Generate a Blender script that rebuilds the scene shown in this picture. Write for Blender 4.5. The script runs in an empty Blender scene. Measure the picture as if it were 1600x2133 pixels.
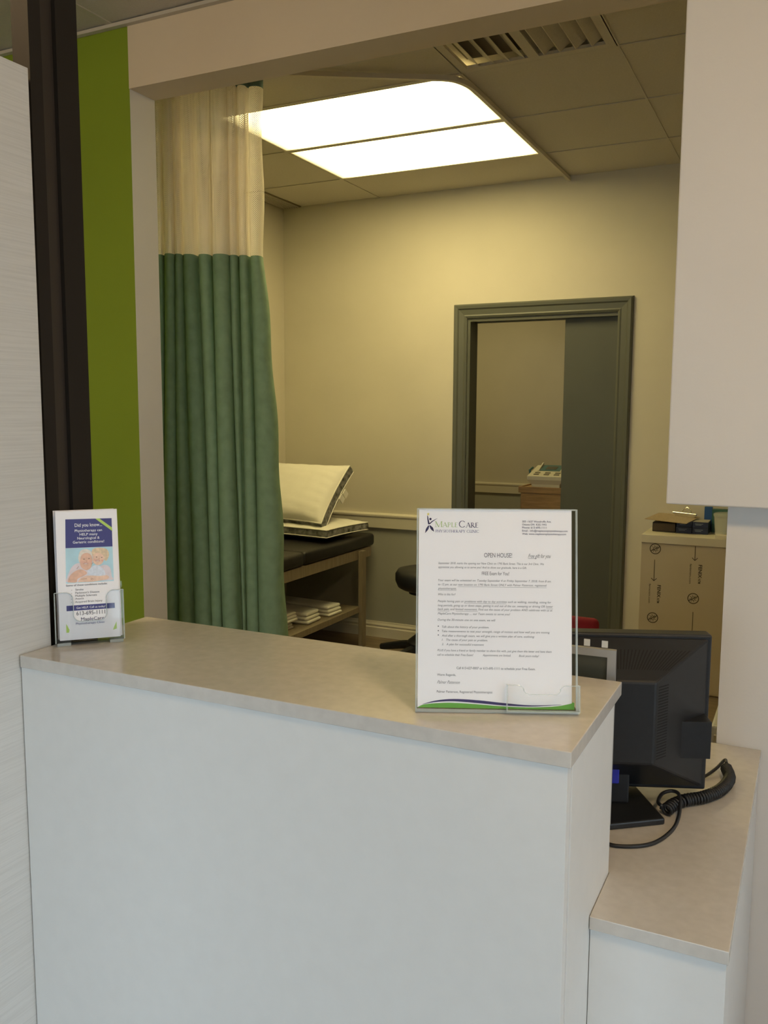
import bpy, bmesh, math, random
from mathutils import Vector, Matrix
random.seed(7)
S = bpy.context.scene
COL = S.collection
PI = math.pi
R = math.radians

# ------------------------------------------------------------------ camera
FPX = 1819.5
CAM_ROWS = ((0.8980134, 0.4399465, 0.0043694), (-0.0547035, 0.1017950, 0.9933002), (0.4365541, -0.8922359, 0.1154799))
CAM = Vector((0, 0, 1.5))
cd = bpy.data.cameras.new('camera'); cam = bpy.data.objects.new('camera', cd); COL.objects.link(cam)
cd.sensor_fit = 'HORIZONTAL'; cd.sensor_width = 36.0; cd.lens = FPX / 1600 * 36.0
cd.clip_start = 0.02; cd.clip_end = 200
m = Matrix([[CAM_ROWS[j][i] for j in range(3)] for i in range(3)]).to_4x4(); m.translation = CAM
cam.matrix_world = m
S.camera = cam
def ray(u, v):
    a = (u - 800.0, 1066.5 - v, -FPX)
    return Vector([sum(CAM_ROWS[j][i] * a[j] for j in range(3)) for i in range(3)]).normalized()
def onz(u, v, z): d = ray(u, v); return CAM + d * ((z - CAM.z) / d.z)
def ony(u, v, y): d = ray(u, v); return CAM + d * ((y - CAM.y) / d.y)

# ------------------------------------------------------------------ light
S.view_settings.view_transform = 'Standard'; S.view_settings.look = 'None'
S.view_settings.gamma = 1.0; S.view_settings.exposure = 0.10; S.view_settings.use_curve_mapping = False
SKY_STRENGTH = 3.7
LAMP_STRENGTH = 8.5
FRONT_FILL = 54.0  # strength of the added domes over the waiting side
LAMP_COL = (1.0, 0.82, 0.36)
W = bpy.data.worlds.new('daylight'); S.world = W; W.use_nodes = True
bg = W.node_tree.nodes['Background']; bg.inputs[0].default_value = (0.75, 0.90, 1.0, 1); bg.inputs[1].default_value = SKY_STRENGTH
S.cycles.transparent_max_bounces = 24
S.cycles.max_bounces = 10; S.cycles.diffuse_bounces = 6
def area(name, loc, rot, sx, sy, power, col, portal=False):
    l = bpy.data.lights.new(name, 'AREA'); l.shape = 'RECTANGLE'; l.size = sx; l.size_y = sy; l.energy = power; l.color = col
    o = bpy.data.objects.new(name, l); COL.objects.link(o); o.location = loc; o.rotation_euler = rot
    if portal: l.cycles.is_portal = True
    return o
WZ0, WZ1, WY, XW = 0.12, 2.10, -2.5, 2.0             # street windows: one in the front wall, one in the right wall
WINDOWS = ((-2.2, 0.9), (-2.0, 1.0))
area('window_portal', ((WINDOWS[0][0]+WINDOWS[0][1])/2, WY-0.16, (WZ0+WZ1)/2), (R(90), 0, R(180)), 3.1, WZ1-WZ0, 1, (1,1,1), True)
area('window_portal', (XW+.16, (WINDOWS[1][0]+WINDOWS[1][1])/2, (WZ0+WZ1)/2), (R(90), 0, R(-90)), 3.0, WZ1-WZ0, 1, (1,1,1), True)
area('back_room_fill', (-2.6, 6.5, 2.78), (0, 0, 0), 1.2, 0.6, 15, LAMP_COL)  # unseen lamp added to brighten the room beyond the door

# ------------------------------------------------------------------ materials
MATS = {}
def mat(name, col, rough=0.6, metal=0.0, var=0.0, vscale=8.0, bump=0.0, bscale=60.0, stretch=(1,1,1), spec=0.5, coat=0.0):
    if name in MATS: return MATS[name]
    M = bpy.data.materials.new(name); M.use_nodes = True; N = M.node_tree.nodes; L = M.node_tree.links
    b = N['Principled BSDF']; b.inputs['Base Color'].default_value = (*col, 1); b.inputs['Roughness'].default_value = rough
    b.inputs['Metallic'].default_value = metal; b.inputs['Specular IOR Level'].default_value = spec
    b.inputs['Coat Weight'].default_value = coat
    if var or bump:
        tc = N.new('ShaderNodeTexCoord'); mp = N.new('ShaderNodeMapping'); mp.inputs['Scale'].default_value = stretch
        L.new(tc.outputs['Object'], mp.inputs['Vector'])
    if var:
        nz = N.new('ShaderNodeTexNoise'); nz.inputs['Scale'].default_value = vscale; nz.inputs['Detail'].default_value = 5
        L.new(mp.outputs[0], nz.inputs['Vector'])
        cr = N.new('ShaderNodeValToRGB'); e = cr.color_ramp.elements
        e[0].position = 0.3; e[1].position = 0.7
        e[0].color = (*[max(0, c*(1-var)) for c in col], 1); e[1].color = (*[min(1, c*(1+var)) for c in col], 1)
        L.new(nz.outputs['Fac'], cr.inputs[0]); L.new(cr.outputs[0], b.inputs['Base Color'])
    if bump:
        n2 = N.new('ShaderNodeTexNoise'); n2.inputs['Scale'].default_value = bscale; n2.inputs['Detail'].default_value = 3
        L.new(mp.outputs[0], n2.inputs['Vector'])
        bp = N.new('ShaderNodeBump'); bp.inputs['Strength'].default_value = bump; bp.inputs['Distance'].default_value = 0.004
        L.new(n2.outputs['Fac'], bp.inputs['Height']); L.new(bp.outputs[0], b.inputs['Normal'])
    MATS[name] = M; return M
def mat_acrylic(name='clear_acrylic', ior=1.49):
    M = bpy.data.materials.new(name); M.use_nodes = True; N = M.node_tree.nodes; L = M.node_tree.links
    N.remove(N['Principled BSDF']); out = N['Material Output']
    t = N.new('ShaderNodeBsdfTransparent'); t.inputs[0].default_value = (0.99, 0.995, 0.995, 1)
    g = N.new('ShaderNodeBsdfGlossy'); g.inputs['Roughness'].default_value = 0.02
    f = N.new('ShaderNodeFresnel'); f.inputs['IOR'].default_value = ior
    x = N.new('ShaderNodeMixShader'); L.new(f.outputs[0], x.inputs[0]); L.new(t.outputs[0], x.inputs[1]); L.new(g.outputs[0], x.inputs[2])
    L.new(x.outputs[0], out.inputs[0]); return M
def mat_acrylic_edge():
    M = bpy.data.materials.new('acrylic_cut_edge'); M.use_nodes = True; N = M.node_tree.nodes; L = M.node_tree.links
    b = N['Principled BSDF']; b.inputs['Base Color'].default_value = (0.75, 0.82, 0.82, 1); b.inputs['Roughness'].default_value = 0.08
    out = N['Material Output']; t = N.new('ShaderNodeBsdfTransparent'); x = N.new('ShaderNodeMixShader'); x.inputs[0].default_value = 0.4
    L.new(t.outputs[0], x.inputs[1]); L.new(b.outputs[0], x.inputs[2]); L.new(x.outputs[0], out.inputs[0]); return M
def mat_frosted():
    M = bpy.data.materials.new('cloudy_plastic'); M.use_nodes = True; N = M.node_tree.nodes; L = M.node_tree.links
    b = N['Principled BSDF']; b.inputs['Base Color'].default_value = (0.75, 0.76, 0.72, 1); b.inputs['Roughness'].default_value = 0.2
    out = N['Material Output']; t = N.new('ShaderNodeBsdfTransparent'); x = N.new('ShaderNodeMixShader'); x.inputs[0].default_value = 0.3
    L.new(t.outputs[0], x.inputs[1]); L.new(b.outputs[0], x.inputs[2]); L.new(x.outputs[0], out.inputs[0]); return M
def mat_lamp(name='lit_diffuser', LAMP_STRENGTH=LAMP_STRENGTH):
    M = bpy.data.materials.new(name); M.use_nodes = True; N = M.node_tree.nodes; L = M.node_tree.links
    b = N['Principled BSDF']; b.inputs['Base Color'].default_value = (0.9, 0.9, 0.85, 1)
    tc = N.new('ShaderNodeTexCoord'); sx = N.new('ShaderNodeSeparateXYZ'); L.new(tc.outputs['Object'], sx.inputs[0])
    ab = N.new('ShaderNodeMath'); ab.operation = 'ABSOLUTE'; L.new(sx.outputs[0], ab.inputs[0])
    mr = N.new('ShaderNodeMapRange'); mr.inputs[1].default_value = 0.46; mr.inputs[2].default_value = 0.60
    mr.inputs[3].default_value = LAMP_STRENGTH; mr.inputs[4].default_value = LAMP_STRENGTH*0.12; mr.interpolation_type = 'SMOOTHSTEP'
    L.new(ab.outputs[0], mr.inputs[0])
    b.inputs['Emission Color'].default_value = (*LAMP_COL, 1); L.new(mr.outputs[0], b.inputs['Emission Strength'])
    return M
def mat_net():
    M = bpy.data.materials.new('curtain_net'); M.use_nodes = True; N = M.node_tree.nodes; L = M.node_tree.links
    N.remove(N['Principled BSDF']); out = N['Material Output']
    d = N.new('ShaderNodeBsdfDiffuse'); d.inputs[0].default_value = (0.90, 0.85, 0.76, 1)
    tl = N.new('ShaderNodeBsdfTranslucent'); tl.inputs[0].default_value = (0.90, 0.85, 0.76, 1)
    x = N.new('ShaderNodeMixShader'); x.inputs[0].default_value = 0.4; L.new(d.outputs[0], x.inputs[1]); L.new(tl.outputs[0], x.inputs[2])
    uv = N.new('ShaderNodeUVMap'); P = 0.0078
    def frac(off):
        a = N.new('ShaderNodeVectorMath'); a.operation = 'MULTIPLY_ADD'; a.inputs[1].default_value = (1/P, 1/P, 0); a.inputs[2].default_value = (off, off, 0)
        L.new(uv.outputs[0], a.inputs[0])
        f = N.new('ShaderNodeVectorMath'); f.operation = 'FRACTION'; L.new(a.outputs[0], f.inputs[0])
        s = N.new('ShaderNodeVectorMath'); s.operation = 'DISTANCE'; s.inputs[1].default_value = (0.5, 0.5, 0); L.new(f.outputs[0], s.inputs[0])
        return s
    a, b = frac(0.0), frac(0.5)
    mn = N.new('ShaderNodeMath'); mn.operation = 'MINIMUM'; L.new(a.outputs['Value'], mn.inputs[0]); L.new(b.outputs['Value'], mn.inputs[1])
    lt = N.new('ShaderNodeMath'); lt.operation = 'LESS_THAN'; lt.inputs[1].default_value = 0.22; L.new(mn.outputs[0], lt.inputs[0])
    t = N.new('ShaderNodeBsdfTransparent'); y = N.new('ShaderNodeMixShader')
    L.new(lt.outputs[0], y.inputs[0]); L.new(x.outputs[0], y.inputs[1]); L.new(t.outputs[0], y.inputs[2]); L.new(y.outputs[0], out.inputs[0])
    return M
def mat_fabric(name, col, col2=None, trans=0.0):
    M = mat(name, col, 0.85, 0, 0.10, 25, 0.25, 900)
    if trans:
        N = M.node_tree.nodes; L = M.node_tree.links; b = N['Principled BSDF']; out = N['Material Output']
        tl = N.new('ShaderNodeBsdfTranslucent'); tl.inputs[0].default_value = (*col, 1); x = N.new('ShaderNodeMixShader'); x.inputs[0].default_value = trans
        L.new(b.outputs[0], x.inputs[1]); L.new(tl.outputs[0], x.inputs[2]); L.new(x.outputs[0], out.inputs[0])
    return M
WALL = mat('beige_wall_paint', (0.60, 0.56, 0.47), 0.75, 0, 0.03, 3, 0.05, 180)
WALL_LOW = mat('grey_lower_wall_paint', (0.36, 0.36, 0.31), 0.75, 0, 0.04, 3, 0.05, 180)
WHITE_WALL = mat('white_wall_paint', (0.74, 0.72, 0.70), 0.7, 0, 0.02, 3, 0.05, 180)
HEADER = mat('cream_header_paint', (0.72, 0.62, 0.47), 0.7, 0, 0.02, 3, 0.05, 180)
GREEN = mat('green_wall_paint', (0.22, 0.31, 0.014), 0.7, 0, 0.05, 2, 0.06, 150)
TILE = mat('ceiling_tile', (0.62, 0.58, 0.50), 0.9, 0, 0.04, 120, 0.35, 400)
TEE = mat('ceiling_grid_metal', (0.57, 0.53, 0.45), 0.5)
DTRIM = mat('grey_green_trim_paint', (0.098, 0.103, 0.083), 0.45, 0, 0.04, 5, 0.03, 200)
DSLAB = mat('grey_door_paint', (0.075, 0.080, 0.066), 0.55, 0, 0.04, 4, 0.03, 200)
TRIM = mat('cream_trim_paint', (0.64, 0.60, 0.50), 0.5, 0, 0.02, 4)
FLOOR = mat('brown_vinyl_floor', (0.17, 0.125, 0.08), 0.45, 0, 0.25, 6, 0.05, 60, (0.4, 4, 1))
QUARTZ = mat('mottled_quartz', (0.60, 0.575, 0.54), 0.18, 0, 0.05, 55, 0.0, 60, (1, 1, 1))
LAMINATE = mat('white_laminate', (0.73, 0.735, 0.73), 0.45, 0, 0.015, 30, 0.02, 700)
BRONZE = mat('dark_bronze_metal', (0.020, 0.016, 0.013), 0.6, 0.0, spec=0.25)
BRONZE_SHEEN = mat('bronze_pocket_sheen', (0.05, 0.04, 0.034), 0.35, 0.3)  # lighter bronze, the pocket's reflected light put into its colour
BLACK = mat('black_plastic', (0.014, 0.015, 0.018), 0.42, 0, 0.1, 90, 0.08, 900)
BLACKER = mat('black_slot', (0.004, 0.004, 0.005), 0.7)
VINYL = mat('dark_brown_vinyl', (0.014, 0.013, 0.013), 0.45, 0, 0.15, 20, 0.15, 120)
WOOD = mat('grey_beech_wood', (0.25, 0.205, 0.145), 0.5, 0, 0.18, 9, 0.03, 60, (8, 8, 0.7))
CARTWOOD = mat('cart_maple_wood', (0.34, 0.21, 0.09), 0.45, 0, 0.2, 9, 0.03, 60, (1, 8, 8))
CLOTH = mat('white_cotton', (0.80, 0.78, 0.72), 0.9, 0, 0.02, 12, 0.35, 14)
PATTERN = mat('grey_floral_cloth', (0.20, 0.20, 0.19), 0.9, 0, 0.75, 34, 0.2, 40)
CHAR = mat('charcoal_cloth', (0.045, 0.048, 0.055), 0.85, 0, 0.5, 20, 0.4, 40)
FABRIC = mat_fabric('green_curtain_cloth', (0.235, 0.360, 0.235), None, 0.12)
HEM = mat('teal_hem_cloth', (0.13, 0.21, 0.19), 0.85, 0, 0.1, 40)
NET = mat_net()
PAPER = mat('white_paper', (0.94, 0.91, 0.93), 0.6)
INK = mat('grey_ink', (0.15, 0.15, 0.18), 0.8)
NAVY = mat('navy_ink', (0.03, 0.025, 0.10), 0.7)
BANNER = mat('purple_blue_print', (0.055, 0.055, 0.22), 0.5)
PURPLE = mat('purple_swoosh_print', (0.05, 0.035, 0.15), 0.5)
GREENINK = mat('green_print', (0.15, 0.42, 0.06), 0.5)
LIME = mat('lime_print', (0.50, 0.68, 0.14), 0.5)
LOGOGREEN = mat('pale_green_logo_ink', (0.42, 0.55, 0.25), 0.6)
YELLOW = mat('yellow_ink', (0.80, 0.70, 0.20), 0.6)
WHITEINK = mat('white_ink', (0.88, 0.88, 0.92), 0.6)
SKIN = mat('print_skin_tone', (0.80, 0.50, 0.37), 0.5, 0, 0.12, 120)
SKIN2 = mat('print_pale_skin_tone', (0.86, 0.60, 0.46), 0.5, 0, 0.12, 120)
HAIRW = mat('print_white_hair', (0.82, 0.74, 0.66), 0.5, 0, 0.12, 160)
HAIRB = mat('print_blonde_hair', (0.80, 0.62, 0.42), 0.5, 0, 0.2, 160)
SKYP = mat('print_pale_blue', (0.50, 0.74, 0.84), 0.5, 0, 0.1, 25)
PINKP = mat('print_pale_pink', (0.80, 0.70, 0.74), 0.5, 0, 0.08, 60)
SHADE = mat('print_brown_line', (0.42, 0.22, 0.16), 0.5)
ACRYL = mat_acrylic(); ACTHIN = mat_acrylic('thin_acrylic', 1.22); ACEDGE = mat_acrylic_edge(); FROST = mat_frosted()
SILVER = mat('silver_plastic', (0.36, 0.36, 0.36), 0.35, 0.3)
PALETAB = mat('pale_grey_tab', (0.62, 0.63, 0.62), 0.6)
BLUEP = mat('blue_plastic', (0.02, 0.03, 0.42), 0.4)
RED = mat('dark_red_fabric', (0.26, 0.008, 0.022), 0.8, 0, 0.1, 60, 0.1, 600)
FILM = mat('tan_protective_film', (0.50, 0.435, 0.325), 0.45, 0, 0.03, 5)
SLABM = mat('pale_laminate_slab', (0.60, 0.56, 0.46), 0.5, 0, 0.02, 8)
FILMINK = mat('brown_black_print', (0.045, 0.035, 0.025), 0.7)
NAVYBOX = mat('navy_carton', (0.012, 0.02, 0.06), 0.45, 0, 0.2, 40)
CARTOP = mat('grey_carton_top', (0.36, 0.34, 0.28), 0.6, 0, 0.1, 60)
MASONITE = mat('clipboard_hardboard', (0.36, 0.28, 0.17), 0.45, 0, 0.15, 90)
CHROME = mat('polished_chrome', (0.85, 0.84, 0.80), 0.08, 1.0)
TEAL = mat('teal_panel_print', (0.06, 0.15, 0.17), 0.4)
LCD = mat('lcd_glass', (0.06, 0.065, 0.055), 0.2)
IVORY = mat('ivory_plastic', (0.66, 0.63, 0.50), 0.45)
BUTTON = mat('grey_button', (0.18, 0.16, 0.12), 0.5)
BLUECAN = mat('blue_carton', (0.02, 0.09, 0.30), 0.5)
GREENCAN = mat('dark_teal_carton', (0.03, 0.11, 0.09), 0.5)
LAMPMAT = mat_lamp()
FILL_GLASS = mat('fill_dome_glass', (0.9, 0.88, 0.8), 0.4)
FILL_GLASS.node_tree.nodes['Principled BSDF'].inputs['Emission Color'].default_value = (1.0, 0.70, 0.36, 1)
FILL_GLASS.node_tree.nodes['Principled BSDF'].inputs['Emission Strength'].default_value = FRONT_FILL
def mat_grain():
    M = mat('white_woodgrain_laminate', (0.60, 0.60, 0.59), 0.5)
    N = M.node_tree.nodes; L = M.node_tree.links; b = N['Principled BSDF']
    tc = N.new('ShaderNodeTexCoord'); mp = N.new('ShaderNodeMapping'); mp.inputs['Scale'].default_value = (1, 2.2, 130); L.new(tc.outputs['Object'], mp.inputs[0])
    nz = N.new('ShaderNodeTexNoise'); nz.inputs['Scale'].default_value = 3.0; nz.inputs['Detail'].default_value = 6; L.new(mp.outputs[0], nz.inputs[0])
    cr = N.new('ShaderNodeValToRGB'); cr.color_ramp.elements[0].position = 0.32; cr.color_ramp.elements[1].position = 0.62
    cr.color_ramp.elements[0].color = (0.585, 0.585, 0.575, 1); cr.color_ramp.elements[1].color = (0.655, 0.655, 0.645, 1)
    L.new(nz.outputs[0], cr.inputs[0]); L.new(cr.outputs[0], b.inputs['Base Color'])
    bp = N.new('ShaderNodeBump'); bp.inputs['Strength'].default_value = 0.12; bp.inputs['Distance'].default_value = 0.002
    L.new(nz.outputs[0], bp.inputs['Height']); L.new(bp.outputs[0], b.inputs['Normal']); return M
GRAIN = mat_grain()

# ------------------------------------------------------------------ mesh helpers
class MB:
    def __init__(s): s.v = []; s.f = []
    def add(s, vs, fs):
        o = len(s.v); s.v += [tuple(p) for p in vs]; s.f += [tuple(i + o for i in q) for q in fs]; return s
    def box(s, x0, x1, y0, y1, z0, z1):
        return s.add([(x0,y0,z0),(x1,y0,z0),(x1,y1,z0),(x0,y1,z0),(x0,y0,z1),(x1,y0,z1),(x1,y1,z1),(x0,y1,z1)],
                     [(0,3,2,1),(4,5,6,7),(0,1,5,4),(1,2,6,5),(2,3,7,6),(3,0,4,7)])
    def prism_z(s, poly, z0, z1):
        n = len(poly)
        return s.add([(x,y,z0) for x,y in poly] + [(x,y,z1) for x,y in poly],
                     [tuple(reversed(range(n))), tuple(range(n, 2*n))] + [(i, (i+1)%n, n+(i+1)%n, n+i) for i in range(n)])
    def prism_y(s, poly, y0, y1):      # polygon in x,z
        n = len(poly)
        return s.add([(x,y0,z) for x,z in poly] + [(x,y1,z) for x,z in poly],
                     [tuple(range(n)), tuple(reversed(range(n, 2*n)))] + [(n+i, n+(i+1)%n, (i+1)%n, i) for i in range(n)])
    def prism_x(s, poly, x0, x1):      # polygon in y,z
        n = len(poly)
        return s.add([(x0,y,z) for y,z in poly] + [(x1,y,z) for y,z in poly],
                     [tuple(reversed(range(n))), tuple(range(n, 2*n))] + [(i, (i+1)%n, n+(i+1)%n, n+i) for i in range(n)])
    def flat(s, poly, y=0.0):          # flat polygon in x,z facing -y
        n = len(poly); return s.add([(x, y, z) for x, z in poly], [tuple(range(n))])
    def tube(s, pts, r, n=8, cap=True):
        pts = [Vector(p) for p in pts]; k = len(pts); rs = r if isinstance(r, (list, tuple)) else [r]*k
        t0 = (pts[1]-pts[0]).normalized(); a = t0.orthogonal().normalized(); rings = []
        for i, p in enumerate(pts):
            t = (pts[min(i+1,k-1)] - pts[max(i-1,0)]).normalized()
            a = (a - t*a.dot(t)).normalized(); b = t.cross(a)
            rings.append([p + (a*math.cos(2*PI*j/n) + b*math.sin(2*PI*j/n))*rs[i] for j in range(n)])
        vs = [q for g in rings for q in g]; fs = []
        for i in range(k-1):
            for j in range(n): fs.append((i*n+j, i*n+(j+1)%n, (i+1)*n+(j+1)%n, (i+1)*n+j))
        if cap: fs += [tuple(reversed(range(n))), tuple(range((k-1)*n, k*n))]
        return s.add(vs, fs)
    def lathe(s, prof, n=24, c=(0,0,0)):
        vs = [(c[0]+r*math.cos(2*PI*j/n), c[1]+r*math.sin(2*PI*j/n), c[2]+z) for r, z in prof for j in range(n)]; fs = []
        k = len(prof)
        for i in range(k-1):
            for j in range(n): fs.append((i*n+j, i*n+(j+1)%n, (i+1)*n+(j+1)%n, (i+1)*n+j))
        fs += [tuple(reversed(range(n))), tuple(range((k-1)*n, k*n))]
        return s.add(vs, fs)
    def xf(s, M): s.v = [tuple(M @ Vector(p)) for p in s.v]; return s
    def build(s, name, material, parent=None, bevel=0.0, smooth=False, seg=2, mod=None):
        me = bpy.data.meshes.new(name); me.from_pydata(s.v, [], s.f)
        bm = bmesh.new(); bm.from_mesh(me)
        if bevel:
            bmesh.ops.recalc_face_normals(bm, faces=bm.faces)
            ed = [e for e in bm.edges if len(e.link_faces) == 2 and e.calc_face_angle(0) > 0.6]
            bmesh.ops.bevel(bm, geom=ed, offset=bevel, segments=seg, affect='EDGES', profile=0.5, clamp_overlap=True)
        elif len(bm.faces) > 1: bmesh.ops.recalc_face_normals(bm, faces=bm.faces)
        bm.to_mesh(me); bm.free()
        if smooth:
            for p in me.polygons: p.use_smooth = True
            if smooth == 'auto': me.set_sharp_from_angle(angle=R(35))
        me.materials.append(material)
        o = bpy.data.objects.new(name, me); COL.objects.link(o)
        if parent is not None: o.parent = parent
        return o
def tag(o, label, cat=None, group=None, kind=None):
    o['label'] = label
    if cat: o['category'] = cat
    if group: o['group'] = group
    if kind: o['kind'] = kind
    return o
def thing(name, label, cat, loc=(0,0,0), rot=(0,0,0), group=None, kind=None):
    o = bpy.data.objects.new(name, None); COL.objects.link(o); o.location = loc; o.rotation_euler = rot
    o.empty_display_size = 0.1
    return tag(o, label, cat, group, kind)
def struct(mb, name, material, label, bevel=0.0, cat='structure'):
    o = mb.build(name, material, None, bevel); return tag(o, label, cat, None, 'structure')
def copy_tree(o, parent=None):
    c = o.copy(); COL.objects.link(c); c.parent = parent
    for ch in list(o.children): copy_tree(ch, c)
    return c
def text(name, body, x, z, w, material, parent, y=0.0, hscale=None, shear=0.0, bold=0.0, height=None):
    """flat lettering in the parent's x,z plane facing -y: left end x, baseline z, width w"""
    cu = bpy.data.curves.new(name, 'FONT'); cu.body = body; cu.size = 1.0; cu.shear = shear; cu.offset = bold; cu.resolution_u = 3
    tmp = bpy.data.objects.new(name, cu); COL.objects.link(tmp)
    bpy.context.view_layer.update()
    me = bpy.data.meshes.new_from_object(tmp.evaluated_get(bpy.context.evaluated_depsgraph_get()))
    bpy.data.objects.remove(tmp); bpy.data.curves.remove(cu)
    xs = [v.co.x for v in me.vertices]; k = w / (max(xs) - min(xs)); x0 = min(xs)
    kz = k if height is None else height / 0.69
    for v in me.vertices: v.co = Vector((x + (v.co.x - x0)*k, y, z + v.co.y*kz))
    me.materials.clear(); me.materials.append(material); me.name = name
    o = bpy.data.objects.new(name, me); COL.objects.link(o); o.parent = parent
    return o
def circle(cx, cz, r, n=20, rx=None): return [(cx + (rx or r)*math.cos(2*PI*i/n), cz + r*math.sin(2*PI*i/n)) for i in range(n)]
def bez(pts, n=24):     # Catmull-Rom through points
    P = [Vector(p) for p in pts]; P = [2*P[0]-P[1]] + P + [2*P[-1]-P[-2]]; out = []
    for i in range(1, len(P)-2):
        for j in range(n):
            t = j/n
            out.append(0.5*((2*P[i]) + (P[i+1]-P[i-1])*t + (2*P[i-1]-5*P[i]+4*P[i+1]-P[i+2])*t*t + (3*P[i]-P[i-1]-3*P[i+1]+P[i+2])*t**3))
    out.append(P[-2]); return out

# ------------------------------------------------------------------ the setting
CZ = 2.83
YB, YG, XL, XR = 5.107, 2.482, -3.257, 0.62          # back wall, green partition, treatment room sides
struct(MB().box(-4.7, 2.1, -2.6, 8.1, -0.05, 0.0), 'floor', FLOOR, 'brown vinyl plank floor running through clinic and waiting area', cat='floor')
def ceiling(name, x0, x1, y0, y1, xl, yl, skip, label, teew=0.02):
    c = struct(MB().box(x0, x1, y0, y1, CZ+0.05, CZ+0.09), name, TILE, label, cat='ceiling')
    meshes = {}
    for i in range(len(xl)-1):
        for j in range(len(yl)-1):
            if (i, j) in skip: continue
            a, b, p, q = xl[i]+.002, xl[i+1]-.002, yl[j]+.002, yl[j+1]-.002
            k = (round(b-a, 3), round(q-p, 3))
            if k not in meshes:
                t = MB().box(0, b-a, 0, q-p, 0, 0.016).build('ceiling_tile', TILE, c); meshes[k] = t
            else: t = meshes[k].copy(); COL.objects.link(t); t.parent = c
            t.location = (a, p, CZ+0.004)
    for x in xl[1:-1]: MB().box(x-teew/2, x+teew/2, y0, y1, CZ, CZ+0.0035).build('grid_bar', TEE, c)
    for y in yl[1:-1]: MB().box(x0, x1, y-teew/2, y+teew/2, CZ-0.0004, CZ+0.0032).build('grid_bar', TEE, c)
    return c
ceiling('ceiling', XL, XR, YG+0.13, YB, [XL, -2.54, -1.335, -0.72, -0.12, XR], [YG+0.13, 2.81, 3.41, 4.015, 4.615, YB], {(1,2),(1,3),(2,1)},
        'tiled suspended ceiling of the curtained treatment room', 0.009)
fx = [-4.6, -3.50, -2.28, -1.06, 0.16, 1.38, XW]; fy = [-2.6, -2.4, -1.79, -1.18, -0.57, 0.04, 0.65, 1.26, 1.87, YG]
ceiling('ceiling', -4.6, XW, -2.6, YG, fx, fy, set(), 'tiled suspended ceiling over the waiting side of the counter', 0.026)
# back wall with door opening
OX0, OX1, OZ = -1.935, -1.028, 2.06
wb = struct(MB().box(XL-.12, OX0, YB, YB+.13, .74, CZ+.09).box(OX1, XR+.12, YB, YB+.13, 0, CZ+.09).box(OX0, OX1, YB, YB+.13, OZ, CZ+.09),
            'wall_back', WALL, 'beige wall with the grey sliding door in it', cat='wall')
MB().box(XL-.12, OX0, YB, YB+.13, 0, .74).build('lower_wall', WALL_LOW, wb)
wl = struct(MB().box(XL-.12, XL, YG+.13, YB, .74, CZ+.09), 'wall_left', WALL, 'beige wall beside the examination table', cat='wall')
MB().box(XL-.12, XL, YG+.13, YB, 0, .74).build('lower_wall', WALL_LOW, wl)
struct(MB().box(XR, XR+.12, 2.13, YB, 0, CZ+.09), 'wall_right', WALL, 'beige wall closing the treatment room beyond the cabinet', cat='wall')
def rail_profile(y):   # chair rail seen in y,z
    return [(y, .735), (y-.018, .735), (y-.02, .80), (y-.026, .812), (y-.026, .822), (y-.016, .832), (y, .832)]
def base_profile(y): return [(y, 0), (y-.016, 0), (y-.016, .062), (y-.011, .070), (y-.013, .082), (y-.007, .094), (y-.005, .105), (y, .105)]
struct(MB().prism_x(rail_profile(YB), XL, -2.022), 'trim_1', TRIM, 'cream chair rail along the wall beside the door', cat='trim')
struct(MB().prism_x(base_profile(YB), XL, -2.022).prism_x(base_profile(YB), -.957, -.81), 'baseboard_back', TRIM, 'cream moulded baseboard under the chair rail', cat='baseboard')
struct(MB().prism_y([(XL - (y-YB), z) for y, z in rail_profile(YB)], YG+.13, YB-.03), 'trim_2', TRIM, 'cream chair rail behind the examination table', cat='trim')
struct(MB().prism_y([(XL - (y-YB), z) for y, z in base_profile(YB)], YG+.13, YB-.02), 'baseboard_left', TRIM, 'cream baseboard along wall beside the examination table', cat='baseboard')
# sliding door
dr = thing('door_1', 'grey sliding door half open in a moulded grey-green frame', 'door', (0,0,0), kind='structure')
def casing_prof(): return [(0, 0), (0, .010), (.012, .016), (.020, .013), (.050, .017), (.058, .024), (.074, .026), (.082, .020), (.086, .0)]   # across, out
def casing(name, side):
    pr = casing_prof(); mb = MB()
    vs = []
    for (a, o) in pr:
        xo0, xo1, zt = OX0-a, OX1+a, OZ+a
        y = YB - o
        if side == 'l': vs.append([(xo0, y, 0), (xo0, y, zt)])
        if side == 'r': vs.append([(xo1, y, 0), (xo1, y, zt)])
        if side == 't': vs.append([(xo0, y, zt), (xo1, y, zt)])
    n = len(vs); V = [p for q in vs for p in q]
    mb.add(V, [(2*i, 2*i+1, 2*i+3, 2*i+2) for i in range(n-1)] + [tuple(2*i for i in range(n)), tuple(2*i+1 for i in reversed(range(n)))])
    return mb.build(name, DTRIM, dr)
for sd in 'lrt': casing('casing', sd)
MB().box(OX0-.001, OX0+.018, YB+.001, YB+.129, 0, OZ).build('jamb', DTRIM, dr)
MB().box(OX0+.018, OX1-.001, YB+.001, YB+.04, OZ-.02, OZ).box(OX0+.018, OX1-.001, YB+.09, YB+.129, OZ-.02, OZ).build('head_jamb', DTRIM, dr)
MB().box(-1.342, OX1-.001, YB+.045, YB+.085, 0.008, OZ-.012).build('door_slab', DSLAB, dr, 0.002)
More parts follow.
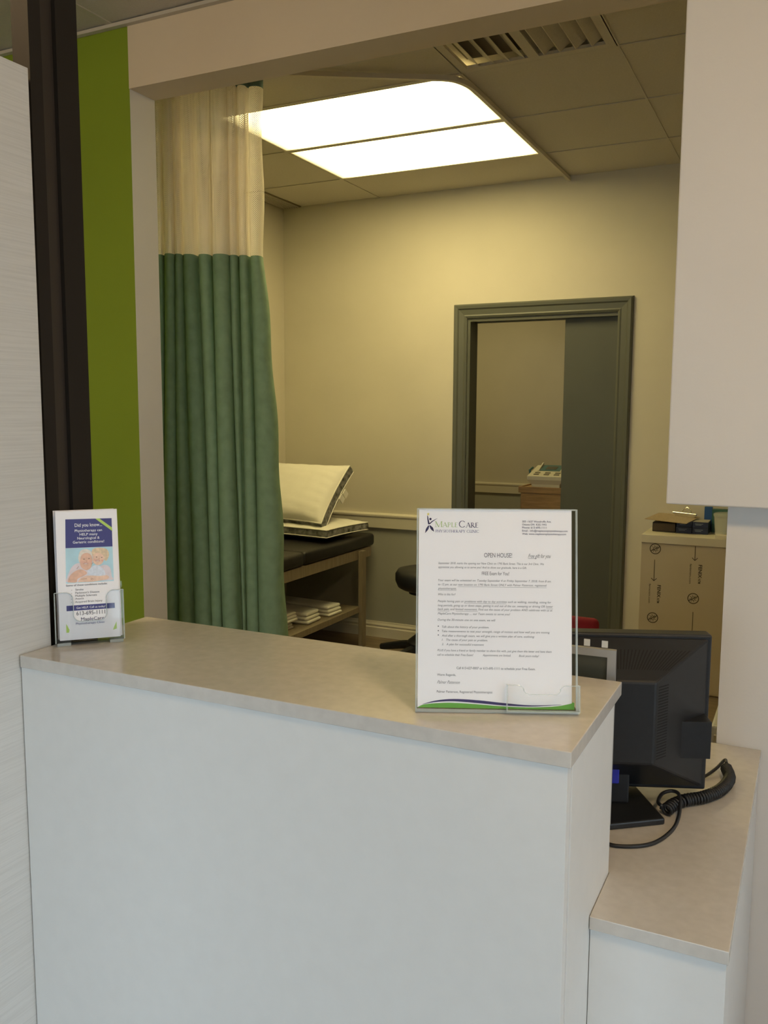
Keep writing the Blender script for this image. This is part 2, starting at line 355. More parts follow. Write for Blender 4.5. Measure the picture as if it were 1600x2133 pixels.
# room beyond the door
b2 = struct(MB().box(-4.6, 0.7, 7.83, 7.95, .74, 2.9), 'wall_back', WALL, 'dim beige wall seen through the open doorway', cat='wall')
MB().box(-4.6, 0.7, 7.83, 7.95, 0, .74).build('lower_wall', WALL_LOW, b2)
struct(MB().prism_x(rail_profile(7.83), -4.5, .6), 'trim_3', TRIM, 'cream chair rail seen through the open doorway', cat='trim')
struct(MB().box(-4.6, -4.5, YB, 7.83, 0, 2.9).box(-4.5, XL-.12, YB, YB+.13, 0, 2.9), 'wall_left', WALL, 'side wall of the room beyond the doorway', cat='wall')
struct(MB().box(.6, .74, YB+.13, 7.83, 0, 2.9), 'wall_right', WALL, 'far side wall of the room beyond the doorway', cat='wall')
struct(MB().box(-4.6, .7, YB+.13, 7.95, CZ, CZ+.06), 'ceiling', TILE, 'plain ceiling of the room beyond the doorway', cat='ceiling')
# green partition, header and waiting side walls
XJ = -2.211
gp = struct(MB().box(-4.6, XJ-.001, YG, YG+.13, 0, CZ+.05), 'wall_partition', GREEN, 'lime green painted wall beside the curtained opening', cat='wall')
MB().box(XJ-.001, XJ, YG+.001, YG+.13, 0, 2.612).build('opening_jamb', WHITE_WALL, gp)
struct(MB().box(XJ-.001, XW, YG-.002, YG+.13, 2.612, CZ+.05), 'trim_4', HEADER, 'cream header beam over the wide opening', cat='header')
struct(MB().box(-2.9, XW, YG-.022, YG-.002, CZ-.012, CZ-.0005), 'trim_5', TEE, 'metal edge strip where ceiling meets header beam', cat='trim')
wc = struct(MB().box(-.157, XW, 2.015, 2.13, 0, CZ+.05), 'wall_partition', WHITE_WALL, 'white wall behind the end of the lower desk', cat='wall')
struct(MB().box(-.2795, XW, 1.965, 2.0145, 1.301, CZ-.001), 'wall_bulkhead', WHITE_WALL, 'white hanging bulkhead wall above the lower desk', 0.003, cat='bulkhead')
struct(MB().box(-4.7, -4.6, -2.6, YG+.13, 0, CZ+.09), 'wall_left', WHITE_WALL, 'white side wall of the waiting area', cat='wall')
struct(MB().box(XW, XW+.1, -2.6, -2.0, 0, CZ+.09).box(XW, XW+.1, 1.0, YG+.13, 0, CZ+.09).box(XW, XW+.1, -2.0, 1.0, 0, WZ0).box(XW, XW+.1, -2.0, 1.0, WZ1, CZ+.09),
       'wall_right', WHITE_WALL, 'white street-side wall of waiting area around the side window', cat='wall')
struct(MB().box(-4.7, -2.2, WY-.1, WY, 0, CZ+.09).box(.9, XW+.1, WY-.1, WY, 0, CZ+.09).box(-2.2, .9, WY-.1, WY, 0, WZ0).box(-2.2, .9, WY-.1, WY, WZ1, CZ+.09),
       'wall_front', WHITE_WALL, 'white street-side wall behind the waiting area', cat='wall')
for k, (WX0, WX1) in enumerate(WINDOWS):
    wn = thing('window_%d' % (k+1), ('wide storefront window with dark bronze frame', 'side storefront window facing the end of the counter')[k], 'window',
               ((WX0, WY-.05, WZ0), (XW+.05, WX0, WZ0))[k], (0, 0, (0, R(90))[k]), kind='structure')
    ww, wh = WX1-WX0, WZ1-WZ0; xs = (0, ww/3-.025, 2*ww/3-.025, ww-.05)
    for a in xs: MB().box(a, a+.05, -.04, .04, 0, wh).build('window_frame', BRONZE, wn)
    for c, d in ((0, .06), (wh-.06, wh)): MB().box(.05, ww-.05, -.039, .039, c, d).build('window_frame', BRONZE, wn)
    for a, b in zip(xs, xs[1:]): MB().box(a+.05, b, -.004, .004, .06, wh-.06).build('window_pane', ACRYL, wn)
struct(MB().box(-15, 15, -30, -2.72, -.1, -.03).box(2.22, 15, -2.72, 15, -.1, -.03), 'ground', mat('pale_pavement', (0.42, 0.42, 0.41), 0.9, 0, 0.1, 3), 'pale concrete pavement outside the storefront windows', cat='ground')
# tall panel and mullion at the end of the counter
tp = tag(MB().box(-1.275, -1.2355, 0.15, 1.138, 0, 2.077).build('divider_panel', GRAIN, None, 0.0015), 'tall white wood-grain panel standing at the end of counter', 'panel')
mu = thing('mullion_post', 'dark bronze metal post rising behind the white wood-grain panel', 'post', (-1.2445, 1.206, 0))
MB().prism_z([(-.040, -.056), (0, -.056), (0, -.029), (-.010, -.029), (-.010, .005), (0, .005), (0, .056), (-.040, .056)], 0, CZ).build('post_body', BRONZE, mu)
MB().box(-.0098, -.0085, -.0285, .0045, 0, CZ-.001).build('glazing_pocket', BRONZE_SHEEN, mu)

# ------------------------------------------------------------------ counter and desk
ct = thing('reception_counter', 'tall white reception counter with beige stone top', 'counter', (-.74, 1.20, 0))
def L(o, x0, x1, y0, y1, z0, z1): return MB().box(x0-o[0], x1-o[0], y0-o[1], y1-o[1], z0-o[2], z1-o[2])
co = (-.74, 1.20, 0)
L(co, -1.231, -.2535, 1.062, 1.388, 1.048, 1.07).build('countertop', QUARTZ, ct, 0.0012)
L(co, -1.233, -.2585, 1.066, 1.084, 0, 1.0475).build('front_panel', LAMINATE, ct, 0.0006)
L(co, -.2745, -.2565, 1.0845, 1.3480, 0, 1.0475).build('side_panel', LAMINATE, ct, 0.0006)
L(co, -1.231, -1.213, 1.0845, 1.3480, 0, 1.0475).build('side_panel', LAMINATE, ct, 0.0006)
L(co, -1.213, -.2747, 1.330, 1.3478, 0, 1.0475).build('back_panel', LAMINATE, ct)
dk = thing('reception_desk', 'low desk with beige stone top beside the tall counter', 'desk', (-.15, 1.7, 0))
do = (-.15, 1.7, 0)
poly = [(-.2555, 1.212), (-.0645, 1.212), (-.0645, 2.013), (-1.20, 2.013), (-1.20, 1.350), (-.2555, 1.350)]
MB().prism_z([(x-do[0], y-do[1]) for x, y in poly], .746, .766).build('desktop', QUARTZ, dk, 0.001)
L(do, -.2555, -.0675, 1.219, 1.237, 0, .7455).build('front_panel', LAMINATE, dk, 0.0006)
L(do, -.0855, -.0675, 1.2375, 2.012, 0, .7455).build('end_panel', LAMINATE, dk, 0.0006)
L(do, -1.20, -1.182, 1.352, 2.012, 0, .7455).build('end_panel', LAMINATE, dk, 0.0006)

# ------------------------------------------------------------------ ceiling lights, diffuser, grille, track
def light(y0, y1, label):
    x0, x1 = -2.532, -1.343; cx, cy = (x0+x1)/2, (y0+y1)/2; w, d = (x1-x0)/2, (y1-y0)/2
    t = thing('ceiling_light', label, 'ceiling light', (cx, cy, CZ+.003), group='lit ceiling panels')
    MB().box(-w, w, -d, -d+.014, -.004, .02).box(-w, w, d-.014, d, -.004, .02).box(-w, -w+.008, -d+.014, d-.014, -.004, .02).box(w-.008, w, -d+.014, d-.014, -.004, .02).build('frame', TEE, t)
    MB().box(-w+.008, w-.008, -d+.014, d-.014, .0, .006).build('diffuser', LAMPMAT, t)
def front_fill(x, y, label):  # unseen warm lamps, added in dome form to light the header
    t = thing('added_dome_light', label, 'ceiling light', (x, y, CZ-.001), group='added dome lights over the waiting side')
    MB().lathe([(.185, -.022), (.185, -.001), (.02, -.0005)], 28).build('base_ring', CHROME, t, 0, 'auto')
    MB().lathe([(.01, -.115), (.06, -.112), (.11, -.098), (.148, -.072), (.168, -.040), (.172, -.0225), (.02, -.022)], 28).build('glass_dome', FILL_GLASS, t, 0, True)
front_fill(.55, .35, 'added frosted dome light over the waiting side near the bulkhead')
front_fill(-1.9, .5, 'added frosted dome light over the waiting side near the green wall')
light(3.417, 4.009, 'glowing rectangular ceiling light panel next to the air diffuser')
light(4.021, 4.609, 'glowing rectangular ceiling light panel nearest the door wall')
vt = thing('air_diffuser', 'square louvred air diffuser set in the tiled ceiling', 'vent', (-1.0275, 3.11, CZ))
MB().box(-.307, .307, -.3, -.262, 0, .012).box(-.307, .307, .262, .3, 0, .012).box(-.307, -.27, -.262, .262, 0, .012).box(.27, .307, -.262, .262, 0, .012).build('frame', TILE, vt)
MB().box(-.27, .27, -.262, .262, .035, .04).build('duct_back', mat('dark_duct', (0.20, 0.18, 0.14), 0.8), vt)
for i in range(9):
    x = -.24 + i*.06; dx = .022 if i >= 4 else -.022
    MB().add([(x-dx, -.26, .002), (x-dx, .26, .002), (x+dx, .26, .034), (x+dx, -.26, .034), (x-dx+.004, -.26, .001), (x-dx+.004, .26, .001), (x+dx+.004, .26, .033), (x+dx+.004, -.26, .033)],
             [(0,1,2,3), (7,6,5,4), (0,4,5,1), (2,6,7,3), (1,5,6,2), (3,7,4,0)]).build('louvre', TILE, vt)
MB().box(-.02, .02, -.262, .262, .0, .006).build('centre_bar', TILE, vt)
gr = thing('ceiling_grille', 'narrow dark return grille in ceiling over the examination table', 'vent', (-3.18, 4.86, CZ))
MB().box(-.07, .07, -.235, .235, -.003, .003).build('grille_plate', mat('brown_grille', (0.20, 0.16, 0.10), 0.6), gr)
for i in range(7): MB().box(-.055+i*.018, -.048+i*.018, -.22, .22, -.0065, -.003).build('grille_bar', TEE, gr)
TR = [(-2.72, 2.613), (-1.909, 3.086), (-1.582, 3.276), (-1.444, 3.356)]
path = [Vector((x, y, 0)) for x, y in TR] + bez([(-1.444, 3.356, 0), (-1.372, 3.405, 0), (-1.336, 3.49, 0), (-1.330, 3.60, 0)], 6)[1:] + [Vector((-1.330, 5.10, 0))]
def sweep(path, w, h, z):
    vs = []; fs = []; n = len(path)
    for i, p in enumerate(path):
        t = (path[min(i+1, n-1)] - path[max(i-1, 0)]).normalized(); s = Vector((-t.y, t.x, 0))*w/2
        vs += [p+s+Vector((0,0,z)), p-s+Vector((0,0,z)), p-s+Vector((0,0,z-h)), p+s+Vector((0,0,z-h))]
    for i in range(n-1):
        for j in range(4): fs.append((4*i+j, 4*i+(j+1)%4, 4*i+4+(j+1)%4, 4*i+4+j))
    fs += [(0,1,2,3), (4*n-1, 4*n-2, 4*n-3, 4*n-4)]
    return MB().add(vs, fs)
tag(sweep(path, .018, .02, CZ-.005).build('curtain_track', mat('cream_track_metal', (0.58, 0.53, 0.44), 0.4), None), 'slim curved curtain track screwed to the ceiling', 'curtain track')

# ------------------------------------------------------------------ curtain
ku = thing('privacy_curtain', 'green pleated privacy curtain with white net top', 'curtain', (-2.05, 3.05, 0))
TOPS = [-.417, -.392, -.346, -.312, -.256, -.201, -.128, -.089, -.049, .005]
BOTS = [-.425, -.419, -.365, -.305, -.23, -.18, -.101, -.085, -.028, .09]
T = Vector((.864, .503, 0)).normalized(); Nn = Vector((T.y, -T.x, 0))    # Nn faces the counter
AMP_T = [.6, 1, .9, .95, 1, 1.15, .9, .85, .7]; AMP_B = [.4, 1, 1, .9, .45, 1.1, .4, .5, 1.25]
def curtain_pt(i, t, z):
    q = min(max((2.115 - z)/1.52, 0), 1.25); w = min(max((z-2.1)/.7, 0), 1)
    sway = math.sin(q*3.0 + i*1.7)*.004
    def pos(a):
        s = TOPS[a] + (BOTS[a]-TOPS[a])*q
        if a == 9: s += .016*math.sin(min(q, 1)*PI)*.6 + .004*math.sin(z*14)
        return s
    a, b = pos(i), pos(i+1); amp = (AMP_T[i] + (AMP_B[i]-AMP_T[i])*q) * .060 * (1 - .35*w)
    bulge = math.sin(PI*t)**.75
    s = a + (b-a)*(t - .10*math.sin(2*PI*t)) + sway
    d = amp*bulge - .012 + .003*math.sin(z*5 + i*2.1)
    if i == 8 and t > .6: d += -.5*(t-.6)*amp
    return Vector((0, 0, z)) + T*s + Nn*d
def curtain_mesh(name, material, zs, NT=10, back=0.0, last=9):
    vs = []; cols = []
    for i in range(last):
        for k in range(NT + (1 if i == last-1 else 0)): cols.append((i, k/NT))
    arc = [0.0]
    ref = [curtain_pt(i, t, 2.2) for i, t in cols]
    for a, b in zip(ref, ref[1:]): arc.append(arc[-1] + (b-a).length)
    for z in zs:
        for i, t in cols: vs.append(curtain_pt(i, t, z) - Nn*back*(1 + .5*math.sin(7*t + i)))
    m = len(cols); fs = [(r*m+c, r*m+c+1, (r+1)*m+c+1, (r+1)*m+c) for r in range(len(zs)-1) for c in range(m-1)]
    me = bpy.data.meshes.new(name); me.from_pydata(vs, [], fs); uv = me.uv_layers.new(name='UVMap')
    for p in me.polygons:
        p.use_smooth = True
        for li in p.loop_indices:
            vi = me.loops[li].vertex_index; uv.data[li].uv = (arc[vi % m], vs[vi].z)
    me.materials.append(material); o = bpy.data.objects.new(name, me); COL.objects.link(o); o.parent = ku
    return o
curtain_mesh('fabric_drape', FABRIC, [2.117 - k*(2.117-.32)/70 for k in range(71)], 14)
curtain_mesh('net_panel', NET, [2.772 - k*(2.772-2.117)/24 for k in range(25)], 14)
curtain_mesh('net_panel', NET, [2.772 - k*(2.772-2.10)/24 for k in range(25)], 14, .045, 8)
curtain_mesh('top_hem', HEM, [2.806, 2.789, 2.7722], 14)
for i in range(9):
    p = curtain_pt(i, .5, 2.80)
    p2 = Vector((0,0,0)) + T*(p.dot(T))
    MB().tube([(p2.x, p2.y, 2.797), (p2.x, p2.y, 2.806)], .005, 6).build('track_carrier', TRIM, ku)

# ------------------------------------------------------------------ examination table
tb = thing('examination_table', 'padded examination table with wooden legs and lower shelf', 'table', (-2.88, 4.15, 0))
PZ = .705
MB().box(-.345, .345, -.92, .02, PZ-.08, PZ).build('pad', VINYL, tb, .022, True, 3)
MB().box(-.345, .345, .024, .90, PZ-.08, PZ).build('pad', VINYL, tb, .022, True, 3)
for s in (-1, 1): MB().box(s*.325-.011, s*.325+.011, -.88, .86, PZ-.145, PZ-.081).build('side_rail', WOOD, tb, .002)
for y in (-.86, .84): MB().box(-.312, .312, y-.011, y+.011, PZ-.145, PZ-.081).build('end_rail', WOOD, tb, .002)
for x in (-.345, .345):
    for y in (-.79, .69): MB().box(x-(0 if x < 0 else .0)-.0, x+.03*(1 if x > 0 else -1), y-.026, y+.026, 0, PZ-.085).build('leg', WOOD, tb, .003)
MB().box(-.34, .34, -.84, .74, .228, .246).build('shelf', WOOD, tb, .002)
for s in (-1, 1): MB().box(s*.3445-.0095 if s < 0 else .335, s*.3445+.0095 if s > 0 else -.335, -.76, .66, .225, .262).build('shelf_rail', WOOD, tb, .002)
def pillow(name, label, Lx, Ly, Tk, g, loc, rot, sidemat, wr=.006, group=None, under=None):
    t = thing(name, label, 'pillow', loc, rot, group)
    n, k = 36, 28; rnd = random.Random(hash(label) % 99 if False else len(label))
    ph = [rnd.uniform(0, 6) for _ in range(6)]
    def outline(a, b):
        return (a*Lx/2*(1 - .05*(1-b*b)*abs(a)**3), b*Ly/2*(1 - .06*(1-a*a)*abs(b)**3))
    def h(a, b): return (max(0, (1-abs(a)**3.2)*(1-abs(b)**2.8)))**.55
    def wrk(a, b): e = max(abs(a), abs(b)); return wr*(e**2)*(math.sin(17*a+ph[0]+3*b)*.5 + math.sin(23*b+ph[1]+5*a)*.5)*(1-e**12)
    def face(sgn):
        vs = []
        for i in range(n+1):
            for j in range(k+1):
                a, b = -1+2*i/n, -1+2*j/k; x, y = outline(a, b)
                vs.append((x, y, sgn*(g/2 + (Tk-g)/2*h(a, b)) + wrk(a, b)))
        fs = [(i*(k+1)+j, (i+1)*(k+1)+j, (i+1)*(k+1)+j+1, i*(k+1)+j+1) for i in range(n) for j in range(k)]
        return MB().add(vs, fs)
    face(1).build('pillow_top', CLOTH, t, 0, True)
    face(-1).build('pillow_underside', under or sidemat, t, 0, True)
    ring = [(-1+2*i/n, -1) for i in range(n)] + [(1, -1+2*j/k) for j in range(k)] + [(1-2*i/n, 1) for i in range(n)] + [(-1, 1-2*j/k) for j in range(k)]
    m = len(ring); vs = []
    for zz, ex in ((g/2, 1.0), (0, 1.012), (-g/2, 1.0)):
        for a, b in ring: x, y = outline(a, b); vs.append((x*ex, y*ex, zz + wrk(a, b)))
    MB().add(vs, [(r*m+c, r*m+(c+1) % m, (r+1)*m+(c+1) % m, (r+1)*m+c) for r in (0, 1) for c in range(m)]).build('pillow_gusset', sidemat, t, 0, True)
    for s in (g/2, -g/2):
        pts = [Vector((*outline(a, b), s + wrk(a, b))) for a, b in ring]; pts.append(pts[0])
        MB().tube(pts, .004, 5, False).build('piping', CLOTH, t, 0, True)
    return t
p2 = pillow('pillow', 'white pillow with grey patterned side lying flat on the examination table', .70, .46, .105, .045, (-2.90, 4.74, PZ+.060), (0, 0, R(-5)), PATTERN, group='pillows on the examination table', under=CHAR)
p1 = pillow('pillow', 'plump white pillow propped up on top of the flat pillow', .60, .46, .20, .06, (-2.915, 4.715, PZ+.262), (R(46), R(0), R(-4)), PATTERN, group='pillows on the examination table')
for pl, (x, y, z) in ((p1, (.342, .03, 0)), (p1, (.345, -.02, .012))):
    MB().box(x-.002, x+.004, y-.02, y+.02, z-.024, z+.024).xf(Matrix.Translation((0,0,0))).build('care_tag', CLOTH, pl)
# folded towels on the shelf
def towel(label, x0, x1, y0, y1, z0, z1):
    cx, cy = (x0+x1)/2, (y0+y1)/2
    t = thing('folded_towel', label, 'towel', (cx, cy, z0), (0, 0, R(random.uniform(-5, 5))), 'towels on the table shelf')
    hx, hy, H = (x1-x0)/2, (y1-y0)/2, z1-z0
    for i in range(3):
        a, b = H*i/3, H*(i+1)/3 - .001
        MB().box(-hx+.004*i, hx-.006*i, -hy+.002*i, hy-.002*i, a, b).build('towel_layer', CLOTH, t, min(.012, (b-a)*.48), True, 3)
    return t
towel('folded white towel lying lowest at the front of the table shelf', -3.10, -2.64, 4.06, 4.22, .247, .292)
towel('folded white towel resting on the lowest towel of the shelf', -3.10, -2.62, 4.08, 4.24, .293, .345)
towel('folded white towel standing in the middle of the table shelf', -3.08, -2.60, 4.30, 4.46, .247, .315)
towel('folded white towel at the far end of the table shelf', -3.06, -2.58, 4.55, 4.70, .247, .31)

# ------------------------------------------------------------------ stool, red chair
def star_base(t, n, rad, z, material, castermat):
    for k in range(n):
        a = 2*PI*k/n + PI*.97; c, s = math.cos(a), math.sin(a)
        MB().tube([(c*.02, s*.02, z+.05), (c*rad*.5, s*rad*.5, z+.035), (c*rad, s*rad, z)], [.032, .026, .019], 8).build('base_arm', material, t, 0, 'auto')
        MB().tube([(c*rad - s*.012, s*rad + c*.012, .028), (c*rad + s*.012, s*rad - c*.012, .028)], .0275, 14).build('caster', castermat, t, 0, 'auto')
        MB().tube([(c*rad, s*rad, .05), (c*rad, s*rad, z+.004)], .007, 8).build('caster_stem', castermat, t)
st = thing('rolling_stool', 'black padded rolling stool beside the examination table', 'stool', (-1.985, 4.62, 0))
MB().lathe([(.14, .465), (.165, .48), (.18, .515), (.18, .555), (.165, .58), (.12, .59), (.02, .592)], 32).build('seat', BLACK, st, 0, True)
MB().lathe([(.10, .44), (.10, .4645), (.02, .4646)], 20).build('seat_plate', BLACKER, st)
MB().lathe([(.024, .11), (.024, .30), (.016, .302), (.016, .441)], 14).build('gas_lift', BLACK, st, 0, 'auto')
MB().lathe([(.09, .085), (.115, .11), (.11, .15), (.06, .19), (.03, .21)], 16).build('hub', BLACK, st, 0, 'auto')
star_base(st, 5, .305, .075, BLACK, BLACKER)
ch = thing('office_chair', 'office chair with dark red backrest behind the desk', 'chair', (-.80, 2.56, 0))
MB().box(-.215, .215, .19, .235, .50, .838).build('backrest', RED, ch, .02, True, 4)
MB().box(-.225, .225, -.22, .21, .42, .475).build('seat', RED, ch, .02, True, 4)
MB().box(-.03, .03, .236, .25, .33, .70).box(-.03, .03, .05, .236, .33, .345).build('back_bracket', BLACK, ch)
MB().box(-.10, .10, -.10, .10, .395, .4195).build('seat_plate', BLACK, ch)
MB().lathe([(.026, .11), (.026, .3955)], 14).build('gas_lift', BLACK, ch, 0, 'auto')
MB().lathe([(.045, .07), (.05, .10), (.03, .15)], 16).build('hub', BLACK, ch, 0, 'auto')
star_base(ch, 5, .27, .075, BLACK, BLACKER)

# ------------------------------------------------------------------ cabinet with printed film, and what lies on it
cb = thing('low_cabinet', 'low cabinet wrapped in tan printed film with pale slab top', 'cabinet', (-.25, 4.94, 0))
bo = (-.25, 4.94, 0)
L(bo, -.80, .30, 4.78, 5.105, .803, .846).build('slab_top', SLABM, cb, .0015)
L(bo, -.797, .297, 4.80, 5.105, .0, .8025).build('carcass', FILM, cb)
fp = L(bo, -.797, -.25, 4.785, 4.7995, .01, .8015).build('front_panel', FILM, cb); fp['label'] = 'tan film printed with arrows and sun symbols'
L(bo, -.247, .297, 4.785, 4.7995, .01, .8015).build('front_panel', FILM, cb)
FY = 4.7845 - bo[1]
def fmark(mb, name): return mb.build(name, FILMINK, fp)
def ringpoly(mb, cx, cz, r, w, n=28):
    o = circle(cx, cz, r, n); i = circle(cx, cz, r-w, n)
    for k in range(n): mb.flat([o[k], o[(k+1) % n], i[(k+1) % n], i[k]], FY)
    return mb
def stroke(mb, p, q, w, y):
    d = Vector((q[0]-p[0], q[1]-p[1])).normalized(); nx, nz = -d.y*w/2, d.x*w/2
    return mb.flat([(p[0]+nx, p[1]+nz), (p[0]-nx, p[1]-nz), (q[0]-nx, q[1]-nz), (q[0]+nx, q[1]+nz)], y)
def sunmark(x, z):
    x -= bo[0]; mb = ringpoly(MB(), x, z, .029, .0042)
    stroke(mb, (x-.024, z-.014), (x+.024, z+.014), .0042, FY-.0001); ringpoly(mb, x, z, .011, .003, 16)
    for k in range(8): a = k*PI/4+.2; stroke(mb, (x+.013*math.cos(a), z+.013*math.sin(a)), (x+.019*math.cos(a), z+.019*math.sin(a)), .0028, FY)
    fmark(mb, 'sun_symbol')
def arrow(x, z1, z0, head=True):
    x -= bo[0]; mb = stroke(MB(), (x, z1), (x, z0), .0032, FY)
    if head: stroke(mb, (x-.014, z0+.014), (x, z0), .0032, FY-.0001); stroke(mb, (x+.014, z0+.014), (x, z0), .0032, FY-.0002)
    fmark(mb, 'arrow')
def vtext(body, x, z, w, h, bold=0.0):   # reads downwards
    o = text('print', body, 0, 0, w, FILMINK, fp, 0, None, 0, bold, h)
    for v in o.data.vertices: v.co = Vector((x - bo[0] + v.co.z, FY, z - v.co.x))
for x, z in ((-.725, .783), (-.725, .396), (-.522, .521)): sunmark(x, min(z, .7715))
arrow(-.726, .713, .598); arrow(-.5225, .8, .724); arrow(-.520, .449, .22, True); arrow(-.726, .33, .22)
vtext('FENIX', -.706, .577, .068, .017, .02); vtext('NTM', -.706, .505, .026, .012, .02); vtext('fenixntm.com', -.750, .580, .106, .010)
vtext('FENIX', -.502, .703, .070, .017, .02); vtext('NTM', -.502, .629, .026, .012, .02); vtext('fenixntm.com', -.546, .705, .106, .010)
ZC = .8462
def carton(label, x0, x1, y0, y1, z0, z1, body=NAVYBOX, top=None, name='carton', group='navy cartons on the low cabinet', marks=True):
    t = thing(name, label, 'box', ((x0+x1)/2, (y0+y1)/2, z0), group=group); hx, hy, H = (x1-x0)/2, (y1-y0)/2, z1-z0
    MB().box(-hx, hx, -hy, hy, 0, H-(.0012 if top else 0)).build('carton_body', body, t, .001)
    if top: MB().box(-hx+.002, hx-.002, -hy+.002, hy-.002, H-.0011, H).build('carton_top', top, t)
    if marks:
        for i, (a, b, c) in enumerate(((-.7, .35, .62), (-.62, .15, .42))):
            MB().box(a*hx, b*hx, -hy-.0006, -hy-.0002, c*H, (c+.07)*H).build('printed_line', mat('pale_blue_print', (0.22, 0.27, 0.36), 0.6), t)
    return t
carton('navy carton at lower left of the stack beside the clipboard', -.642, -.561, 4.925, 5.06, ZC, ZC+.034)
carton('navy carton at lower right of the stack under grey-topped carton', -.559, -.478, 4.925, 5.06, ZC, ZC+.034)
carton('navy carton directly under the corner of the clipboard', -.640, -.560, 4.925, 5.06, ZC+.0345, ZC+.066)
carton('navy carton with grey top beside the clipboard', -.558, -.478, 4.925, 5.06, ZC+.0345, ZC+.066, NAVYBOX, CARTOP)
cl = thing('clipboard', 'brown hardboard clipboard with shiny clip lying across navy cartons', 'clipboard', (-.68, 4.95, ZC+.068), (R(4), R(2), R(-12)))
MB().box(-.115, .115, -.07, .15, 0, .003).build('board', MASONITE, cl, .001)
MB().tube([(-.02, .10, .022), (.11, .10, .022)], .0065, 12).build('clip_bar', CHROME, cl, 0, 'auto')
MB().box(-.01, .10, .10, .135, .0032, .016).build('clip_plate', CHROME, cl, .002)
MB().tube([(.02, .13, .015), (.025, .135, .04), (.045, .138, .052), (.065, .135, .04), (.07, .13, .015)], .003, 8).build('clip_lever', CHROME, cl, 0, True)
bk = thing('ring_binder', 'thin black folder lying under the clipboard beside navy cartons', 'folder', (-.708, 4.985, ZC))
MB().box(-.06, .06, -.05, .10, 0, .05).build('folder_cover', mat('dark_brown_cover', (0.04, 0.032, 0.022), 0.6), bk, .002)
MB().box(-.056, .0605, -.0505, .096, .006, .044).build('folder_pages', mat('dim_pages', (0.12, 0.09, 0.06), 0.8), bk)
tbx = thing('plastic_tub', 'cloudy plastic tub with lid beside the navy cartons', 'container', (-.392, 4.96, ZC))
MB().lathe([(.055, 0), (.062, .10), (.060, .10), (.053, .003), (.001, .003)], 24).build('tub_body', FROST, tbx, 0, 'auto')
MB().lathe([(.066, .101), (.066, .112), (.058, .118), (.02, .119)], 24).build('tub_lid', FROST, tbx, 0, 'auto')
carton('pale carton lying flat in front of the plastic tub', -.43, -.36, 4.80, 4.86, ZC, ZC+.016, SLABM, None, 'carton', None, False)
carton('upright blue carton behind the plastic tub', -.515, -.475, 5.068, 5.10, ZC, ZC+.135, BLUECAN, None, 'carton', None, False)
carton('dark teal carton next to the upright blue carton', -.473, -.36, 5.045, 5.10, ZC, ZC+.125, GREENCAN, None, 'carton', None, False)
du = thing('drawer_unit', 'low white drawer unit behind the desk end', 'drawer unit', (.01, 2.55, 0))
MB().box(-.204, .21, -.25, .25, 0, .706).build('unit_body', LAMINATE, du, .006)
for i in range(3): MB().box(-.196, .202, -.262, -.2505, .02+.225*i, .235+.225*i).build('drawer', SLABM, du, .002)

# ------------------------------------------------------------------ cart and therapy device beyond the door
CY = 6.15
a = ony(1080, 1013, CY); ctz = a.z
ca = thing('wooden_cart', 'small wooden cart standing beyond the sliding door', 'cart', (a.x+.22, CY+.2, 0))
MB().box(-.22, .22, -.2, -.185, ctz-.045, ctz).build('tray_rim', CARTWOOD, ca, .002)
MB().box(-.22, .22, .185, .2, ctz-.045, ctz).build('tray_rim', CARTWOOD, ca, .002)
for s in (-1, 1): MB().box(s*.2125-.0075, s*.2125+.0075, -.185, .185, ctz-.045, ctz).build('tray_rim', CARTWOOD, ca, .002)
MB().box(-.205, .205, -.185, .185, ctz-.045, ctz-.008).build('tray_floor', CARTWOOD, ca)
MB().box(-.205, .205, -.19, .18, ctz-.165, ctz-.0455).build('drawer_box', CARTWOOD, ca, .002)
MB().box(-.19, .19, -.203, -.1905, ctz-.158, ctz-.062).build('drawer_front', CARTWOOD, ca, .002)
MB().tube([(-.16, -.19, ctz-.175), (-.13, -.19, ctz-.175)], .008, 10).build('cable_hook', BLACK, ca)
for x in (-.19, .19):
    for y in (-.17, .165): MB().box(x-.014, x+.014, y-.014, y+.014, .05, ctz-.1655).build('leg', CARTWOOD, ca); MB().tube([(x-.01, y, .025), (x+.01, y, .025)], .0245, 12).build('caster', BLACK, ca)
MB().box(-.175, .175, -.155, .15, .25, .268).build('shelf', CARTWOOD, ca)
dv = thing('therapy_device', 'ivory electrotherapy device with teal control panel on wooden cart', 'device', (a.x+.185, CY+.17, ctz-.0078))
hw = .135
MB().add([(-.105, -.11, 0), (.105, -.11, 0), (.105, .12, 0), (-.105, .12, 0), (-.105, -.11, .022), (.105, -.11, .022), (.105, .12, .022), (-.105, .12, .022),
          (-hw, -.13, .055), (hw, -.13, .055), (hw, .13, .055), (-hw, .13, .055), (-hw, -.13, .085), (hw, -.13, .085), (hw-.005, .13, .15), (-hw+.005, .13, .15)],
         [(0,3,2,1)] + [(i+o, (i+1) % 4+o, (i+1) % 4+o+4, i+o+4) for o in (0, 4, 8) for i in range(4)] + [(12,13,14,15)]).build('casing', IVORY, dv, .005)
def ontop(x, y, dz): return (x, y, .085 + (y+.13)/.26*.065 + dz)
def toppanel(name, x0, x1, y0, y1, m, dz): return MB().add([ontop(x0,y0,dz), ontop(x1,y0,dz), ontop(x1,y1,dz), ontop(x0,y1,dz), ontop(x0,y0,dz-.006), ontop(x1,y0,dz-.006), ontop(x1,y1,dz-.006), ontop(x0,y1,dz-.006)],
             [(0,1,2,3),(7,6,5,4),(0,4,5,1),(1,5,6,2),(2,6,7,3),(3,7,4,0)]).build(name, m, dv)
toppanel('control_panel', -.075, .075, -.01, .125, TEAL, .003); toppanel('display', -.04, .04, .02, .09, LCD, .0045)
